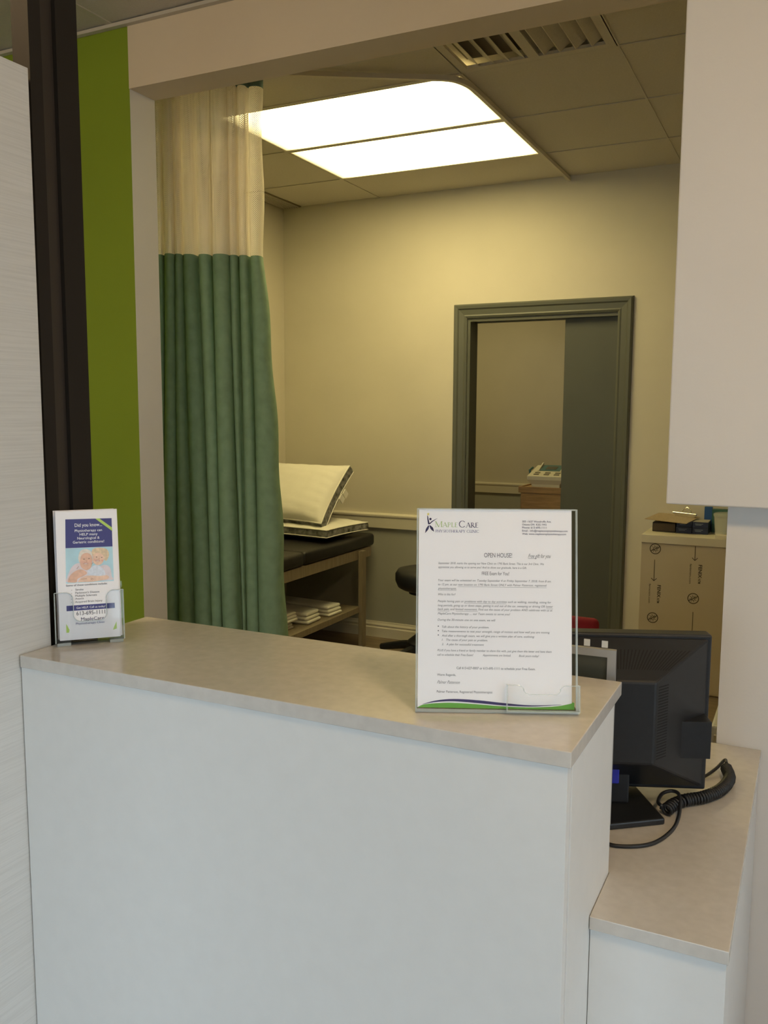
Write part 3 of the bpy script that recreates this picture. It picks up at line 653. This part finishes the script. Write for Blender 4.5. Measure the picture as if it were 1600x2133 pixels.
for x in (-.075, 0, .075):
    for y in (-.095, -.055): toppanel('button', x-.019, x+.019, y-.009, y+.009, BUTTON, .004)
for s in (-1, 1): MB().add([(s*.085-.005, -.02, .112), (s*.085+.005, -.02, .112), (s*.085+.005, .125, .148), (s*.085-.005, .125, .148), (s*.085-.005, -.02, .116), (s*.085+.005, -.02, .116), (s*.085+.005, .125, .17), (s*.085-.005, .125, .17)],
             [(0,3,2,1),(4,5,6,7),(0,1,5,4),(1,2,6,5),(2,3,7,6),(3,0,4,7)]).build('side_fin', IVORY, dv)
MB().tube([(-hw-.006, -.02, .08), (-hw-.012, -.02, .12), (-hw-.004, .03, .135)], .009, 8).build('probe_holder', TEAL, dv, 0, True)

# ------------------------------------------------------------------ monitor and things on the desk
mo = thing('computer_monitor', 'black computer monitor with vented back turned towards the counter', 'monitor', (-.330, 1.618, .7661), (0, 0, R(22)))
BX, BZ0, BZ1 = .197, .022, .322
MB().box(-BX, BX, .0, .036, BZ0, BZ1).build('bezel', BLACK, mo, .004)
MB().box(-BX+.02, BX-.02, .0361, .0365, BZ0+.02, BZ1-.02).build('screen', LCD, mo)
ox, oz0, oz1 = BX-.006, BZ0+.006, BZ1-.006; ix, iz0, iz1 = BX-.122, BZ0+.086, BZ1-.062; BD = -.100
MB().add([(-ox, 0, oz0), (ox, 0, oz0), (ox, 0, oz1), (-ox, 0, oz1), (-ix, BD, iz0), (ix, BD, iz0), (ix, BD, iz1), (-ix, BD, iz1)],
         [(4,5,6,7), (0,1,5,4), (1,2,6,5), (2,3,7,6), (3,0,4,7), (3,2,1,0)]).build('rear_housing', BLACK, mo, .004)
vs = MB()
for i in range(44):
    x = -ix*.95 + i*(2*ix*.95)/43
    def tp_(q, x=x): return Vector((x*(ox + (ix-ox)*q)/ix, BD*q, oz1 + (iz1-oz1)*q))
    nrm = Vector((0, iz1-oz1, -BD)).normalized(); nrm = Vector((0, -abs(nrm.y), abs(nrm.z)))
    a_, b_ = tp_(.30) + nrm*.0004, tp_(.74) + nrm*.0004; w2 = Vector((.0012, 0, 0))
    vs.add([a_-w2, a_+w2, b_+w2, b_-w2], [(0, 3, 2, 1)])
vo = vs.build('vent_slots', BLACKER, mo); vo['kind'] = 'stuff'
vs = MB()
for i in range(26):
    z = iz0 + .01 + i*(iz1-iz0-.02)/25
    a_, b_ = Vector((ox + (ix-ox)*.78 + .0005, BD*.78, z)), Vector((ox + (ix-ox)*.97 + .0005, BD*.97, z)); w2 = Vector((0, 0, .0012))
    vs.add([a_-w2, a_+w2, b_+w2, b_-w2], [(0, 3, 2, 1)])
vo = vs.build('vent_slots', BLACKER, mo); vo['kind'] = 'stuff'
MB().box(BX-.088, BX-.008, -.048, .020, BZ0+.080, BZ0+.150).build('side_box', BLACK, mo, .001)
MB().box(-.045, .045, -.05, -.02, .012, .10).build('stand_neck', BLACK, mo, .004)
MI = Matrix.Rotation(-R(22), 3, 'Z'); bp_ = [MI @ (Vector((x, y, 0)) - Vector((-.330, 1.618, 0))) for x, y in ((-.200, 1.558), (-.300, 1.72), (-.410, 1.6335), (-.310, 1.4715))]
MB().prism_z([(p.x, p.y) for p in bp_], 0, .012).build('stand_base', BLACK, mo, .003)
MB().box(.003, .021, -.074, -.052, .060, .100).build('cable_plug', BLUEP, mo, .002)
sl = thing('silver_display', 'small silver-framed dark display standing behind the tall counter', 'display', (-.358, 1.415, .7661), (0, 0, R(3)))
sw, sz = .088, .3455
MB().box(-sw, sw, -.004, .006, sz-.0125, sz).box(-sw, -sw+.0135, -.004, .006, .06, sz-.0125).box(sw-.0135, sw, -.004, .006, .06, sz-.0125).box(-sw, sw, -.004, .006, .045, .06).build('frame', SILVER, sl)
MB().box(-sw+.0135, sw-.0135, .0, .004, .06, sz-.0125).build('dark_panel', LCD, sl)
MB().box(-.02, .02, -.003, .012, 0.008, .045)  .box(-.05, .05, -.025, .030, 0, .008).build('stand', SILVER, sl)
for x in (.040, .069): MB().box(x-.005, x+.005, .001, .002, sz+.0022, sz+.0135).build('tab', PALETAB, sl)
pc = thing('telephone_cord', 'black coiled telephone cord lying on the low desk', 'cord', (-.17, 1.65, .7661))
def pcl(p): return (p[0]+.17, p[1]-1.65, p[2])
axis = bez([pcl(p) for p in ((-.204, 1.590, .0125), (-.194, 1.622, .0125), (-.176, 1.652, .0125), (-.148, 1.680, .0125), (-.123, 1.728, .0125), (-.112, 1.79, .0125), (-.122, 1.84, .0145))], 60)
arc = 0; hel = []
for i, p in enumerate(axis):
    t = (axis[min(i+1, len(axis)-1)] - axis[max(i-1, 0)]).normalized(); s = Vector((-t.y, t.x, 0)).normalized(); u = t.cross(s)
    if i: arc += (p - axis[i-1]).length
    hel.append((p, t, s, u, arc))
pts = []
tot = hel[-1][4]; K = int(tot/.0062)*10
for k in range(K+1):
    q = tot*k/K; i = min(range(len(hel)), key=lambda j: abs(hel[j][4]-q)); p, t, s, u, ar = hel[i]; p = p + t*(q-ar); th = 2*PI*q/(.0062 if q > .06 else .0085)
    pts.append(p + s*.0095*math.cos(th) + u*.0095*math.sin(th))
MB().tube(pts, .0027, 6).build('coil', BLACK, pc, 0, True)
MB().tube(bez([pcl(p) for p in ((-.122, 1.84, .024), (-.127, 1.862, .022), (-.142, 1.835, .010), (-.165, 1.79, .004), (-.20, 1.76, .004))], 8), .0032, 8).build('straight_end', BLACK, pc, 0, True)
MB().tube(bez([pcl(p) for p in ((-.30, 1.440, .0035), (-.257, 1.436, .0035), (-.21, 1.468, .0035), (-.186, 1.53, .0035), (-.181, 1.59, .006), (-.186, 1.635, .024), (-.200, 1.650, .026), (-.217, 1.640, .022), (-.220, 1.605, .020), (-.211, 1.588, .020))], 8), .0034, 8).build('straight_end', BLACK, pc, 0, True)

# ------------------------------------------------------------------ letter in its acrylic stand
SA, SB = Vector((-.491, 1.1082, 1.0710)), Vector((-.2755, 1.2037, 1.0710)); SW = (SB-SA).length; rz = math.atan2(SB.y-SA.y, SB.x-SA.x); tau = R(10)
rotS = Matrix.Rotation(rz, 3, 'Z') @ Matrix.Rotation(-tau, 3, 'X')
exS, byS, upS = rotS @ Vector((1,0,0)), rotS @ Vector((0,1,0)), rotS @ Vector((0,0,1))
OFF = SA + byS*.0022
def sp(u, v):
    d = ray(u, v); k = (OFF-CAM).dot(byS)/d.dot(byS); q = CAM + d*k - SA; return q.dot(exS), q.dot(upS)
def z2(X, Y): return sp(840 + X*.24375, 1040 + Y*.2437)
def z3(X, Y): return sp(840 + X*.24375, 1280 + Y*.24365)
def zl(X, Y): return sp(870 + X*.1125, 1060 + Y*.1125)
sh = thing('sign_stand', 'clear acrylic sign stand holding a printed letter on the counter', 'sign stand', SA, (-tau, 0, rz))
SHH = .2925
MB().box(0, SW-.004, 0, .0014, .002, SHH).build('front_sheet', ACTHIN, sh)
MB().box(0, SW-.004, .0032, .0046, .002, SHH).build('back_sheet', ACTHIN, sh)
for x in (0.0, SW-.0065): MB().box(x, x+.0022, -.0001, .0047, .002, SHH).build('edge', ACEDGE, sh)
MB().box(.0023, SW-.0066, -.0001, .0047, SHH-.0018, SHH+.0002).build('edge', ACEDGE, sh)
MB().box(0, SW-.002, -.0006, .0049, .0, .0045).build('bottom_fold', ACEDGE, sh)
ft = MB().box(0, SW-.004, .0, .075, -.0026, -.0008).xf(Matrix.Translation((0, 0, .0028)) @ Matrix.Rotation(tau, 4, 'X')).build('foot', ACRYL, sh)
# small card pocket on the lower right of the stand
x0, z0_ = z3(878, 812); x1, z1_ = z3(1498, 605)
xa, za = z3(1020, 670); xb, _ = z3(1330, 675); zt = z3(900, 592)[1]; PD = -.012
def notch(xs0, xs1, ztop, zbot, rr=.008, n=6):
    L_ = [(xs0-rr + rr*math.sin(i*PI/2/n), ztop - rr*(1-math.cos(i*PI/2/n))) for i in range(n+1)]
    B_ = [(xs0 + rr*(1-math.cos(i*PI/2/n)), zbot + rr - rr*math.sin(i*PI/2/n)) for i in range(n+1)]
    B2 = [(2*((xs0+xs1)/2)-x, z) for x, z in reversed(B_)]; L2 = [(2*((xs0+xs1)/2)-x, z) for x, z in reversed(L_)]
    return L_ + B_ + B2 + L2
x1 = min(x1, SW-.002)
poly = [(x0, z0_), (x0, zt)] + notch(xa, xb, zt, za) + [(x1, zt), (x1, z0_)]
pk = MB().prism_y(list(reversed(poly)), PD, PD+.0013).build('card_pocket', ACTHIN, sh)
MB().box(x0, x0+.0014, PD+.0013, -.0007, z0_, zt).build('pocket_edge', ACEDGE, pk)
MB().box(x1-.0014, x1, PD+.0013, -.0007, z0_, zt).build('pocket_edge', ACEDGE, pk)
MB().box(x0, x1, PD, -.0007, z0_-.0014, z0_).build('pocket_edge', ACEDGE, pk)
rim = MB().tube([(x, PD-.0002, z) for x, z in poly[1:-1]], .0006, 5).build('pocket_edge', ACEDGE, pk)
# the letter
pl = z2(135, 82); pr = z2(1445, 95); PX0, PX1, PTOP = pl[0], pr[0]-.001, (pl[1]+pr[1])/2; PBOT = .006
lt = thing('printed_letter', 'white clinic letter headed OPEN HOUSE inside the clear stand', 'letter', SA, (-tau, 0, rz))
MB().box(PX0, PX1, .0023, .0027, PBOT, PTOP).build('paper_sheet', PAPER, lt)
TY = .00215
def line(body, fn, XL_, Y_, XR_, m_=INK, shear=0.0, bold=0.004, name='text_line', h=None, y=TY):
    a = fn(XL_, Y_); b = fn(XR_, Y_); return text(name, body, a[0], a[1], b[0]-a[0], m_, lt, y, None, shear, bold, h)
H1 = .0024
for body, Y_, XR_ in (('203 -1637 Woodroffe Ave.', 197, 1265), ('Ottawa ON  K2G 1W2', 223, 1225), ('Phone: 613-695-1111', 249, 1225), ('Email - info@maplecarephysiotherapy.com', 276, 1405), ('Web: www.maplecarephysiotherapy.com', 303, 1392)):
    line(body, z2, 1017, Y_, XR_, NAVY, 0, .008, h=.0026)
line('OPEN HOUSE!', z2, 692, 496, 930, INK, 0, .004, 'heading', .0064)
line('Free gift for you', z2, 1068, 500, 1262, INK, .45, 0, 'handwriting', .0055)
a = z2(1068, 507); b = z2(1140, 507); stroke(MB(), a, b, .0004, TY).build('underline', INK, lt)
BODY = [('September 2018, marks the opening our New Clinic on 1795 Bank Street. This is our 3rd Clinic. We', 300, 553, 1202), ('appreciate you allowing us to serve you! And to show our gratitude, here is a Gift.', 300, 587, 1055),
        ('Your exam will be scheduled on: Tuesday September 4 or Friday September 7, 2018, from 8 am.', 298, 699, 1265), ('to 12 pm. at our new location on 1795 Bank Street ONLY with Palmer Patterson, registered', 298, 735, 1225),
        ('physiotherapist.', 298, 770, 455), ('Who is this for?', 298, 820, 447),
        ('People having pain or problems with day to day activities such as walking, standing, sitting for', 296, 878, 1265), ('long periods, going up or down steps, getting in and out of the car, sweeping or driving OR lower', 296, 914, 1280),
        ('back pain, and limited movement. Find out the cause of your problem AND celebrate with us at', 296, 946, 1275), ('MapleCare Physiotherapy .... our Team awaits to serve you!', 296, 984, 913), ('During the 30-minute one on one exam, we will', 295, 1037, 787)]
for body, a_, y_, b_ in BODY: line(body, z2, a_, y_, b_, INK, .22, .001, h=.0030)
line('FREE Exam for You!', z2, 672, 647, 905, INK, 0, .004, 'heading', .0048)
for fn, xa_, xb_, y_ in ((z2, 468, 1225, 745), (z2, 298, 455, 778), (z2, 523, 880, 887), (z2, 1222, 1280, 924), (z2, 296, 395, 955), (z2, 450, 638, 955)):
    zu = fn(298, y_)[1]; stroke(MB(), (fn(xa_, y_)[0], zu), (fn(xb_, y_)[0], zu), .0003, TY).build('underline', INK, lt)
B3 = [('Talk about the history of your problem.', 330, 113, 733), ('Take measurements to test your strength, range of motion and how well you are moving', 330, 150, 1252), ('And after a thorough exam, we will give you a written plan of care, outlining:', 330, 188, 1123),
      ('1.   The cause of your pain or problem.', 330, 224, 722), ('2.   A plan for successful treatment', 330, 262, 690), ('PLUS if you have a friend or family member to share this with, just give them this letter and have them', 293, 313, 1268),
      ('call to schedule their Free Exam!', 292, 351, 598), ('Appointments are limited.', 680, 356, 920), ('Book yours today!', 990, 362, 1160)]
for body, a_, y_, b_ in B3: line(body, z3, a_, y_, b_, INK, .22, .001, h=.0030)
for y_ in (100, 138, 175): a = z3(300, y_); MB().flat(circle(a[0], a[1], .0009, 10), TY).build('bullet', INK, lt)
line('Call 613-627-0007 or 613-695-1111 to schedule your Free Exam.', z3, 456, 466, 1130, INK, 0, .005, h=.0033)
line('Warm Regards,', z3, 290, 523, 450, INK, 0, .004, h=.0032)
line('Palmer Patterson', z3, 290, 590, 485, INK, .5, -.004, 'signature', .0046)
line('Palmer Patterson, Registered Physiotherapist', z3, 287, 667, 763, INK, 0, .004, h=.0032)
# footer swooshes
def pz(pts): return [z3(x, y) for x, y in pts]
up_ = bez([(*p, 0) for p in pz(((165, 765), (280, 735), (430, 722), (640, 733), (860, 757), (1100, 777), (1350, 771)))], 5)
lo_ = bez([(*p, 0) for p in pz(((165, 767), (280, 748), (430, 742), (640, 758), (860, 778), (1100, 787), (1350, 773)))], 5)
mbs = MB()
for i in range(len(up_)-1): mbs.flat([(up_[i].x, up_[i].y), (lo_[i].x, lo_[i].y), (lo_[i+1].x, lo_[i+1].y), (up_[i+1].x, up_[i+1].y)], TY)
mbs.build('purple_swoosh', PURPLE, lt)
gt = bez([(*p, 0) for p in pz(((125, 790), (180, 768), (300, 757), (430, 755), (640, 768), (860, 786), (1100, 794), (1300, 786), (1400, 770), (1478, 752)))], 5)
mbs = MB()
for i in range(len(gt)-1):
    c, d = gt[i], gt[i+1]; mbs.flat([(max(c.x, PX0), c.y), (max(c.x, PX0), PBOT), (min(d.x, PX1), PBOT), (min(d.x, PX1), d.y)], TY)
mbs.build('green_footer', GREENINK, lt)
# emblem: leaping figure with star
em = MB().flat(circle(*zl(238, 188), .0017, 16), TY).build('emblem_head', NAVY, lt)
def blade(pts_l, pts_r, name, m_):
    a = bez([(*zl(*p), 0) for p in pts_l], 5); b = bez([(*zl(*p), 0) for p in pts_r], 5); mb = MB()
    for i in range(len(a)-1): mb.flat([(a[i].x, a[i].y), (b[i].x, b[i].y), (b[i+1].x, b[i+1].y), (a[i+1].x, a[i+1].y)], TY)
    return mb.build(name, m_, lt)
blade(((178, 125), (180, 190), (195, 285)), ((190, 125), (205, 200), (228, 285)), 'emblem_arm', NAVY)
blade(((228, 285), (275, 240), (365, 178)), ((200, 288), (262, 228), (362, 176)), 'emblem_arm', NAVY)
blade(((200, 305), (155, 370), (138, 448)), ((215, 308), (200, 375), (140, 448)), 'emblem_leg', NAVY)
blade(((215, 305), (245, 375), (302, 422)), ((236, 305), (285, 350), (304, 420)), 'emblem_leg', NAVY)
sx_, sz_ = zl(196, 97); MB().flat([(sx_ + (.0026 if k % 2 == 0 else .0011)*math.sin(k*PI/5), sz_ + (.0026 if k % 2 == 0 else .0011)*math.cos(k*PI/5)) for k in range(10)], TY).build('emblem_star', YELLOW, lt)
TH, TN = .15, .055
G = {'M': (1.08, [('l',.12,0,.12,1,TN),('l',.10,1,.54,0,TH),('l',.54,0,.92,1,TN),('l',.95,0,.95,1,TH)], [.12,.95], [.08,.97]),
     'A': (.84, [('l',.08,0,.42,1,TN),('l',.42,1,.76,0,TH),('l',.22,.35,.64,.35,TN)], [.08,.76], []),
     'P': (.64, [('l',.16,0,.16,1,TH),('a',.24,.72,.28,.28,-90,90,.11)], [.16], [.13]),
     'L': (.60, [('l',.16,0,.16,1,TH),('l',.12,.03,.56,.03,TN),('l',.55,0,.57,.2,TN)], [], [.16]),
     'E': (.62, [('l',.16,0,.16,1,TH),('l',.12,.03,.56,.03,TN),('l',.12,.97,.54,.97,TN),('l',.16,.52,.45,.52,TN)], [], []),
     'C': (.88, [('a',.46,.5,.38,.47,40,320,.12)], [], []),
     'R': (.74, [('l',.16,0,.16,1,TH),('a',.24,.74,.26,.26,-90,90,.11),('l',.30,.48,.68,0,TH)], [.16,.68], [.13]),
     'H': (.88, [('l',.16,0,.16,1,TH),('l',.72,0,.72,1,TH),('l',.16,.5,.72,.5,TN)], [.16,.72], [.16,.72]),
     'Y': (.76, [('l',.08,1,.38,.5,TH),('l',.38,.5,.68,1,TN),('l',.38,0,.38,.5,TH)], [.38], [.08,.68]),
     'S': (.58, [('a',.29,.74,.19,.23,30,270,.09),('a',.29,.27,.20,.24,-150,90,.10)], [], []),
     'I': (.34, [('l',.17,0,.17,1,TH)], [.17], [.17]),
     'O': (.92, [('a',.46,.5,.38,.47,0,360,.12)], [], []),
     'T': (.76, [('l',.38,0,.38,1,TH),('l',.04,.97,.72,.97,TN)], [.38], []),
     'N': (.92, [('l',.14,0,.14,1,TN),('l',.12,1,.76,0,TH),('l',.76,0,.76,1,TN)], [.14], [.12,.76]), ' ': (.4, [], [], [])}
def serif(name, word, x, z, w, h, m_, firstbig=1.0):
    tot_ = sum(G[c][0]*(firstbig if i == 0 else 1) for i, c in enumerate(word)); k = w/tot_; mb = MB(); cx = x
    for i, c in enumerate(word):
        f = firstbig if i == 0 else 1; adv, st_, sb, stp = G[c]; kx, kz = k*f, h*f
        for q in st_:
            if q[0] == 'l': stroke(mb, (cx+q[1]*kx, z+q[2]*kz), (cx+q[3]*kx, z+q[4]*kz), q[5]*kz, TY)
            else:
                n = 14; P_ = [(cx+(q[1]+q[3]*math.cos(R(q[5]+(q[6]-q[5])*j/n)))*kx, z+(q[2]+q[4]*math.sin(R(q[5]+(q[6]-q[5])*j/n)))*kz) for j in range(n+1)]
                for j in range(n):
                    ww_ = q[7]*(.45+.55*abs(math.cos(R(q[5]+(q[6]-q[5])*(j+.5)/n))))
                    stroke(mb, P_[j], P_[j+1], ww_*kz, TY)
        for s_ in sb: stroke(mb, (cx+(s_-.13)*kx, z+.02*kz), (cx+(s_+.13)*kx, z+.02*kz), .045*kz, TY)
        for s_ in stp: stroke(mb, (cx+(s_-.12)*kx, z+.98*kz), (cx+(s_+.12)*kx, z+.98*kz), .045*kz, TY)
        cx += adv*kx
    return mb.build(name, m_, lt)
def zh(Xa, Ya, Yb): return zl(Xa, Yb)[1] - zl(Xa, Ya)[1]
a, b = zl(322, 335), zl(748, 340); serif('logo_lettering', 'MAPLE', a[0], (a[1]+b[1])/2, b[0]-a[0], zh(500, 337, 250), LOGOGREEN, 1.22)
a, b = zl(760, 345), zl(1130, 347); serif('logo_lettering', 'CARE', a[0], (a[1]+b[1])/2, b[0]-a[0], zh(1000, 346, 255), NAVY, 1.38)
a, b = zl(332, 435), zl(1142, 442); serif('logo_lettering', 'PHYSIOTHERAPY CLINIC', a[0], (a[1]+b[1])/2, b[0]-a[0], zh(700, 440, 390), BANNER)

# ------------------------------------------------------------------ brochures in their holder
HA, HB = Vector((-1.2125, 1.130, 1.0703)), Vector((-1.132, 1.213, 1.0703)); HW = (HB-HA).length; hrz = math.atan2(HB.y-HA.y, HB.x-HA.x); htau = R(5)
bh = thing('brochure_holder', 'clear acrylic holder filled with brochures at the counter end', 'brochure holder', HA, (0, 0, hrz))
PH, DP = .098, .034
def lean(mb): return mb.xf(Matrix.Rotation(-htau, 4, 'X'))
fr = [(-.002, .006), (HW+.002, .006), (HW+.002, PH)] + [(HW+.002-(x+.002), z) for x, z in notch(.034, HW-.034+.0, PH, .044, .012, 6)] + [(-.002, PH)]
nt = notch(.030, HW-.028, PH, .044, .013, 8)
fr = [(-.002, .006), (-.002, PH)] + nt + [(HW+.002, PH), (HW+.002, .006)]
lean(MB().prism_y(list(reversed(fr)), 0, .002)).build('front_plate', ACRYL, bh)
lean(MB().prism_y([(-.002, .006), (HW+.002, .006), (HW+.002, PH+.012), (-.002, PH+.012)], DP, DP+.002)).build('back_plate', ACRYL, bh)
for x in (-.002, HW): lean(MB().box(x, x+.002, .002, DP, .006, PH-.001)).build('side_plate', ACRYL, bh)
lean(MB().box(-.002, HW+.002, .0, DP, .0062, .0082)).build('bottom_plate', ACRYL, bh)
lean(MB().tube([(x, -.0002, z) for x, z in fr[1:-1]], .0008, 5)).build('rim', ACEDGE, bh)
for x in (-.002, HW+.002): lean(MB().tube([(x, .0, .006), (x, .0, PH)], .0011, 5)).build('rim', ACEDGE, bh)
for x in (.0, HW-.024): MB().box(x, x+.024, .0, .045, 0, .006).build('foot', ACEDGE, bh, .001)
BW, BH = .1065, .236; BX0 = (HW-BW)/2; BZ = .010
def brochure(name, label, dy, dx, tilt, detail):
    t = thing(name, label, 'brochure', HA + Matrix.Rotation(hrz, 3, 'Z') @ Vector((BX0+dx, dy, BZ)), (-htau, tilt, hrz), 'brochures in the acrylic holder')
    MB().box(0, BW, 0, .0004, 0, BH).build('front_leaf', PAPER, t)
    MB().box(.0005, BW-.0003, .0006, .0010, 0, BH-.0005).build('middle_leaf', PAPER, t)
    MB().box(.0002, BW-.0006, .0012, .0016, 0, BH-.0003).build('back_leaf', PAPER, t)
    return t
br = brochure('brochure', 'front brochure with purple-blue cover banner and couple photo', .0035, 0, 0, True)
brochure('brochure', 'brochure tucked right behind the front brochure showing a top corner', .008, .003, R(-.5), False)
brochure('brochure', 'brochure in the middle of the pile inside the acrylic holder', .013, -.002, R(.4), False)
brochure('brochure', 'brochure at the back of the pile inside the acrylic holder', .018, -.003, R(-.3), False)
def zb(X, Y):   # crop coordinates on the cover to local x,z
    u, v = 80 + X*.1547, 1040 + Y*.1547
    f = (v-1071)/(1330-1071); ul, ur = 110.2 + (128-110.2)*f, 240.5 + (249-240.5)*f
    vt_, vb_ = 1073 - 5*(u-110)/130, 1335 - 11*(u-128)/121
    return ((u-ul)/(ur-ul)*BW, BH - (v-vt_)/(vb_-vt_)*BH)
CY_ = -.0003
def bpoly(name, pts, m_, par, y=CY_): return MB().flat([zb(*p) for p in reversed(pts)], y).build(name, m_, par)
bpoly('cover_banner', ((337, 315), (970, 293), (982, 662), (350, 692)), BANNER, br)
bpoly('ribbon', ((745, 302), (800, 298), (975, 415), (980, 462)), LIME, br, CY_-.0002)
ph = bpoly('cover_photo', ((350, 694), (982, 664), (1000, 1112), (370, 1155)), SKYP, br)
def btext(body, XL_, YB_, XR_, YR_, m_, h, bold=.01, shear=0, name='text_line'):
    a = zb(XL_, YB_); b = zb(XR_, YR_); return text(name, body, a[0], (a[1]+b[1])/2, b[0]-a[0], m_, br, CY_-.0003, None, shear, bold, h)
btext('Did you know...', 466, 410, 838, 398, WHITEINK, .0062, .008, 0, 'heading'); btext('Physiotherapy can', 468, 476, 838, 464, WHITEINK, .0045, .008)
btext('HELP many', 534, 524, 778, 516, WHITEINK, .0045, .008); btext('Neurological &', 505, 574, 806, 564, WHITEINK, .0045, .008); btext('Geriatric conditions!', 446, 627, 868, 612, WHITEINK, .0045, .008)
btext('Some of these conditions include:', 370, 1190, 912, 1160, INK, .0034, .006)
for b_, y_, yr_, xr_ in (('Stroke', 1245, 1239, 597), ("Parkinson's Disease", 1286, 1266, 808), ('Multiple Sclerosis', 1325, 1308, 775), ('Ataxia', 1362, 1356, 604), ('Acquired Brain Injury', 1402, 1384, 848)):
    btext(b_, 493, y_, xr_, yr_, INK, .0036, 0)
    a = zb(445, y_-4); MB().flat(list(reversed(circle(a[0], a[1], .0006, 8))), CY_-.0003).build('bullet', INK, br)
bpoly('phone_banner', ((382, 1446), (1010, 1398), (1014, 1466), (386, 1516)), BANNER, br)
btext('Get HELP. Call us today!', 512, 1483, 888, 1456, WHITEINK, .0038, .004); btext('613-695-1111', 514, 1568, 886, 1540, INK, .0072, .008, 0, 'phone_number')
btext('MapleCare', 575, 1640, 872, 1612, NAVY, .006, 0, 0, 'logo_lettering'); btext('Physiotherapy Clinic', 510, 1690, 880, 1660, BANNER, .0035, 0, 0, 'logo_lettering')
bpoly('green_corner', ((385, 1680), (430, 1760), (425, 1795), (392, 1800)), LIME, br); bpoly('green_corner', ((1035, 1640), (1000, 1720), (990, 1752), (1040, 1735)), LIME, br)
# the couple on the cover photo: flat print shapes
pk_ = [0]
def shp(name, pts, m_):
    pk_[0] += 1; q = bez([(*zb(*p), 0) for p in pts + [pts[0]]], 5)[:-1]
    area_ = sum(q[i].x*q[(i+1) % len(q)].y - q[(i+1) % len(q)].x*q[i].y for i in range(len(q)))
    if area_ < 0: q = list(reversed(q))
    MB().flat([(p.x, p.y) for p in q], CY_ - .00003*pk_[0] - .00005).build(name, m_, ph)
shp('print_shirt', [(384, 1060), (440, 935), (540, 885), (700, 960), (860, 905), (945, 935), (972, 1050), (978, 1098), (700, 1120), (390, 1140)], PINKP)
shp('print_light_shirt', [(650, 970), (760, 905), (860, 960), (880, 1050), (780, 1090), (660, 1060)], mat('print_white_shirt', (0.74, 0.78, 0.88), 0.5, 0, 0.1, 200))
shp('print_hair', [(690, 760), (720, 695), (820, 680), (905, 700), (935, 770), (900, 850), (860, 830), (780, 760), (720, 800)], HAIRB)
shp('print_face', [(712, 790), (770, 745), (850, 775), (868, 830), (830, 895), (765, 905), (715, 860)], SKIN2)
shp('print_hair', [(520, 820), (545, 730), (620, 698), (690, 730), (705, 800), (640, 780), (570, 790), (540, 880)], HAIRW)
shp('print_face', [(540, 860), (570, 775), (640, 750), (700, 790), (708, 880), (685, 950), (620, 975), (560, 930)], SKIN)
shp('print_arm', [(390, 1138), (410, 1060), (480, 992), (570, 965), (640, 1010), (600, 1050), (520, 1090), (500, 1138)], SKIN)
shp('print_arm', [(520, 1136), (560, 1080), (660, 1045), (800, 1050), (910, 1040), (930, 1080), (820, 1110), (700, 1128)], SKIN2)
def dot(x, y, rx, rz_, m_):
    pk_[0] += 1; a = zb(x, y); MB().flat(circle(a[0], a[1], rz_, 10, rx), CY_ - .00003*pk_[0] - .00005).build('print_detail', m_, ph)
DARKEYE = mat('print_dark_eye', (0.16, 0.09, 0.07), 0.5); LIP = mat('print_lip', (0.62, 0.25, 0.22), 0.5); TEETH = mat('print_teeth', (0.85, 0.80, 0.76), 0.5)
for x, y in ((598, 832), (664, 824), (765, 803), (836, 806)): dot(x, y, .0014, .0007, DARKEYE)
for x, y in ((622, 890), (782, 852)): dot(x, y, .0042, .0015, LIP); dot(x, y+2, .0033, .0007, TEETH)
for x, y in ((632, 858), (800, 826)): dot(x, y, .0011, .0014, mat('print_nose', (0.70, 0.40, 0.29), 0.5))
for x, y in ((575, 870), (685, 862), (745, 840), (842, 848)): dot(x, y, .0022, .0017, mat('print_cheek', (0.84, 0.47, 0.37), 0.5))
for p, q in (((505, 960), (530, 925)), ((700, 900), (722, 872)), ((560, 1095), (640, 1085)), ((700, 1075), (730, 1095)), ((690, 1085), (715, 1105))):
    pk_[0] += 1; stroke(MB(), zb(*p), zb(*q), .0007, CY_ - .00003*pk_[0] - .00005).build('print_detail', SHADE, ph)
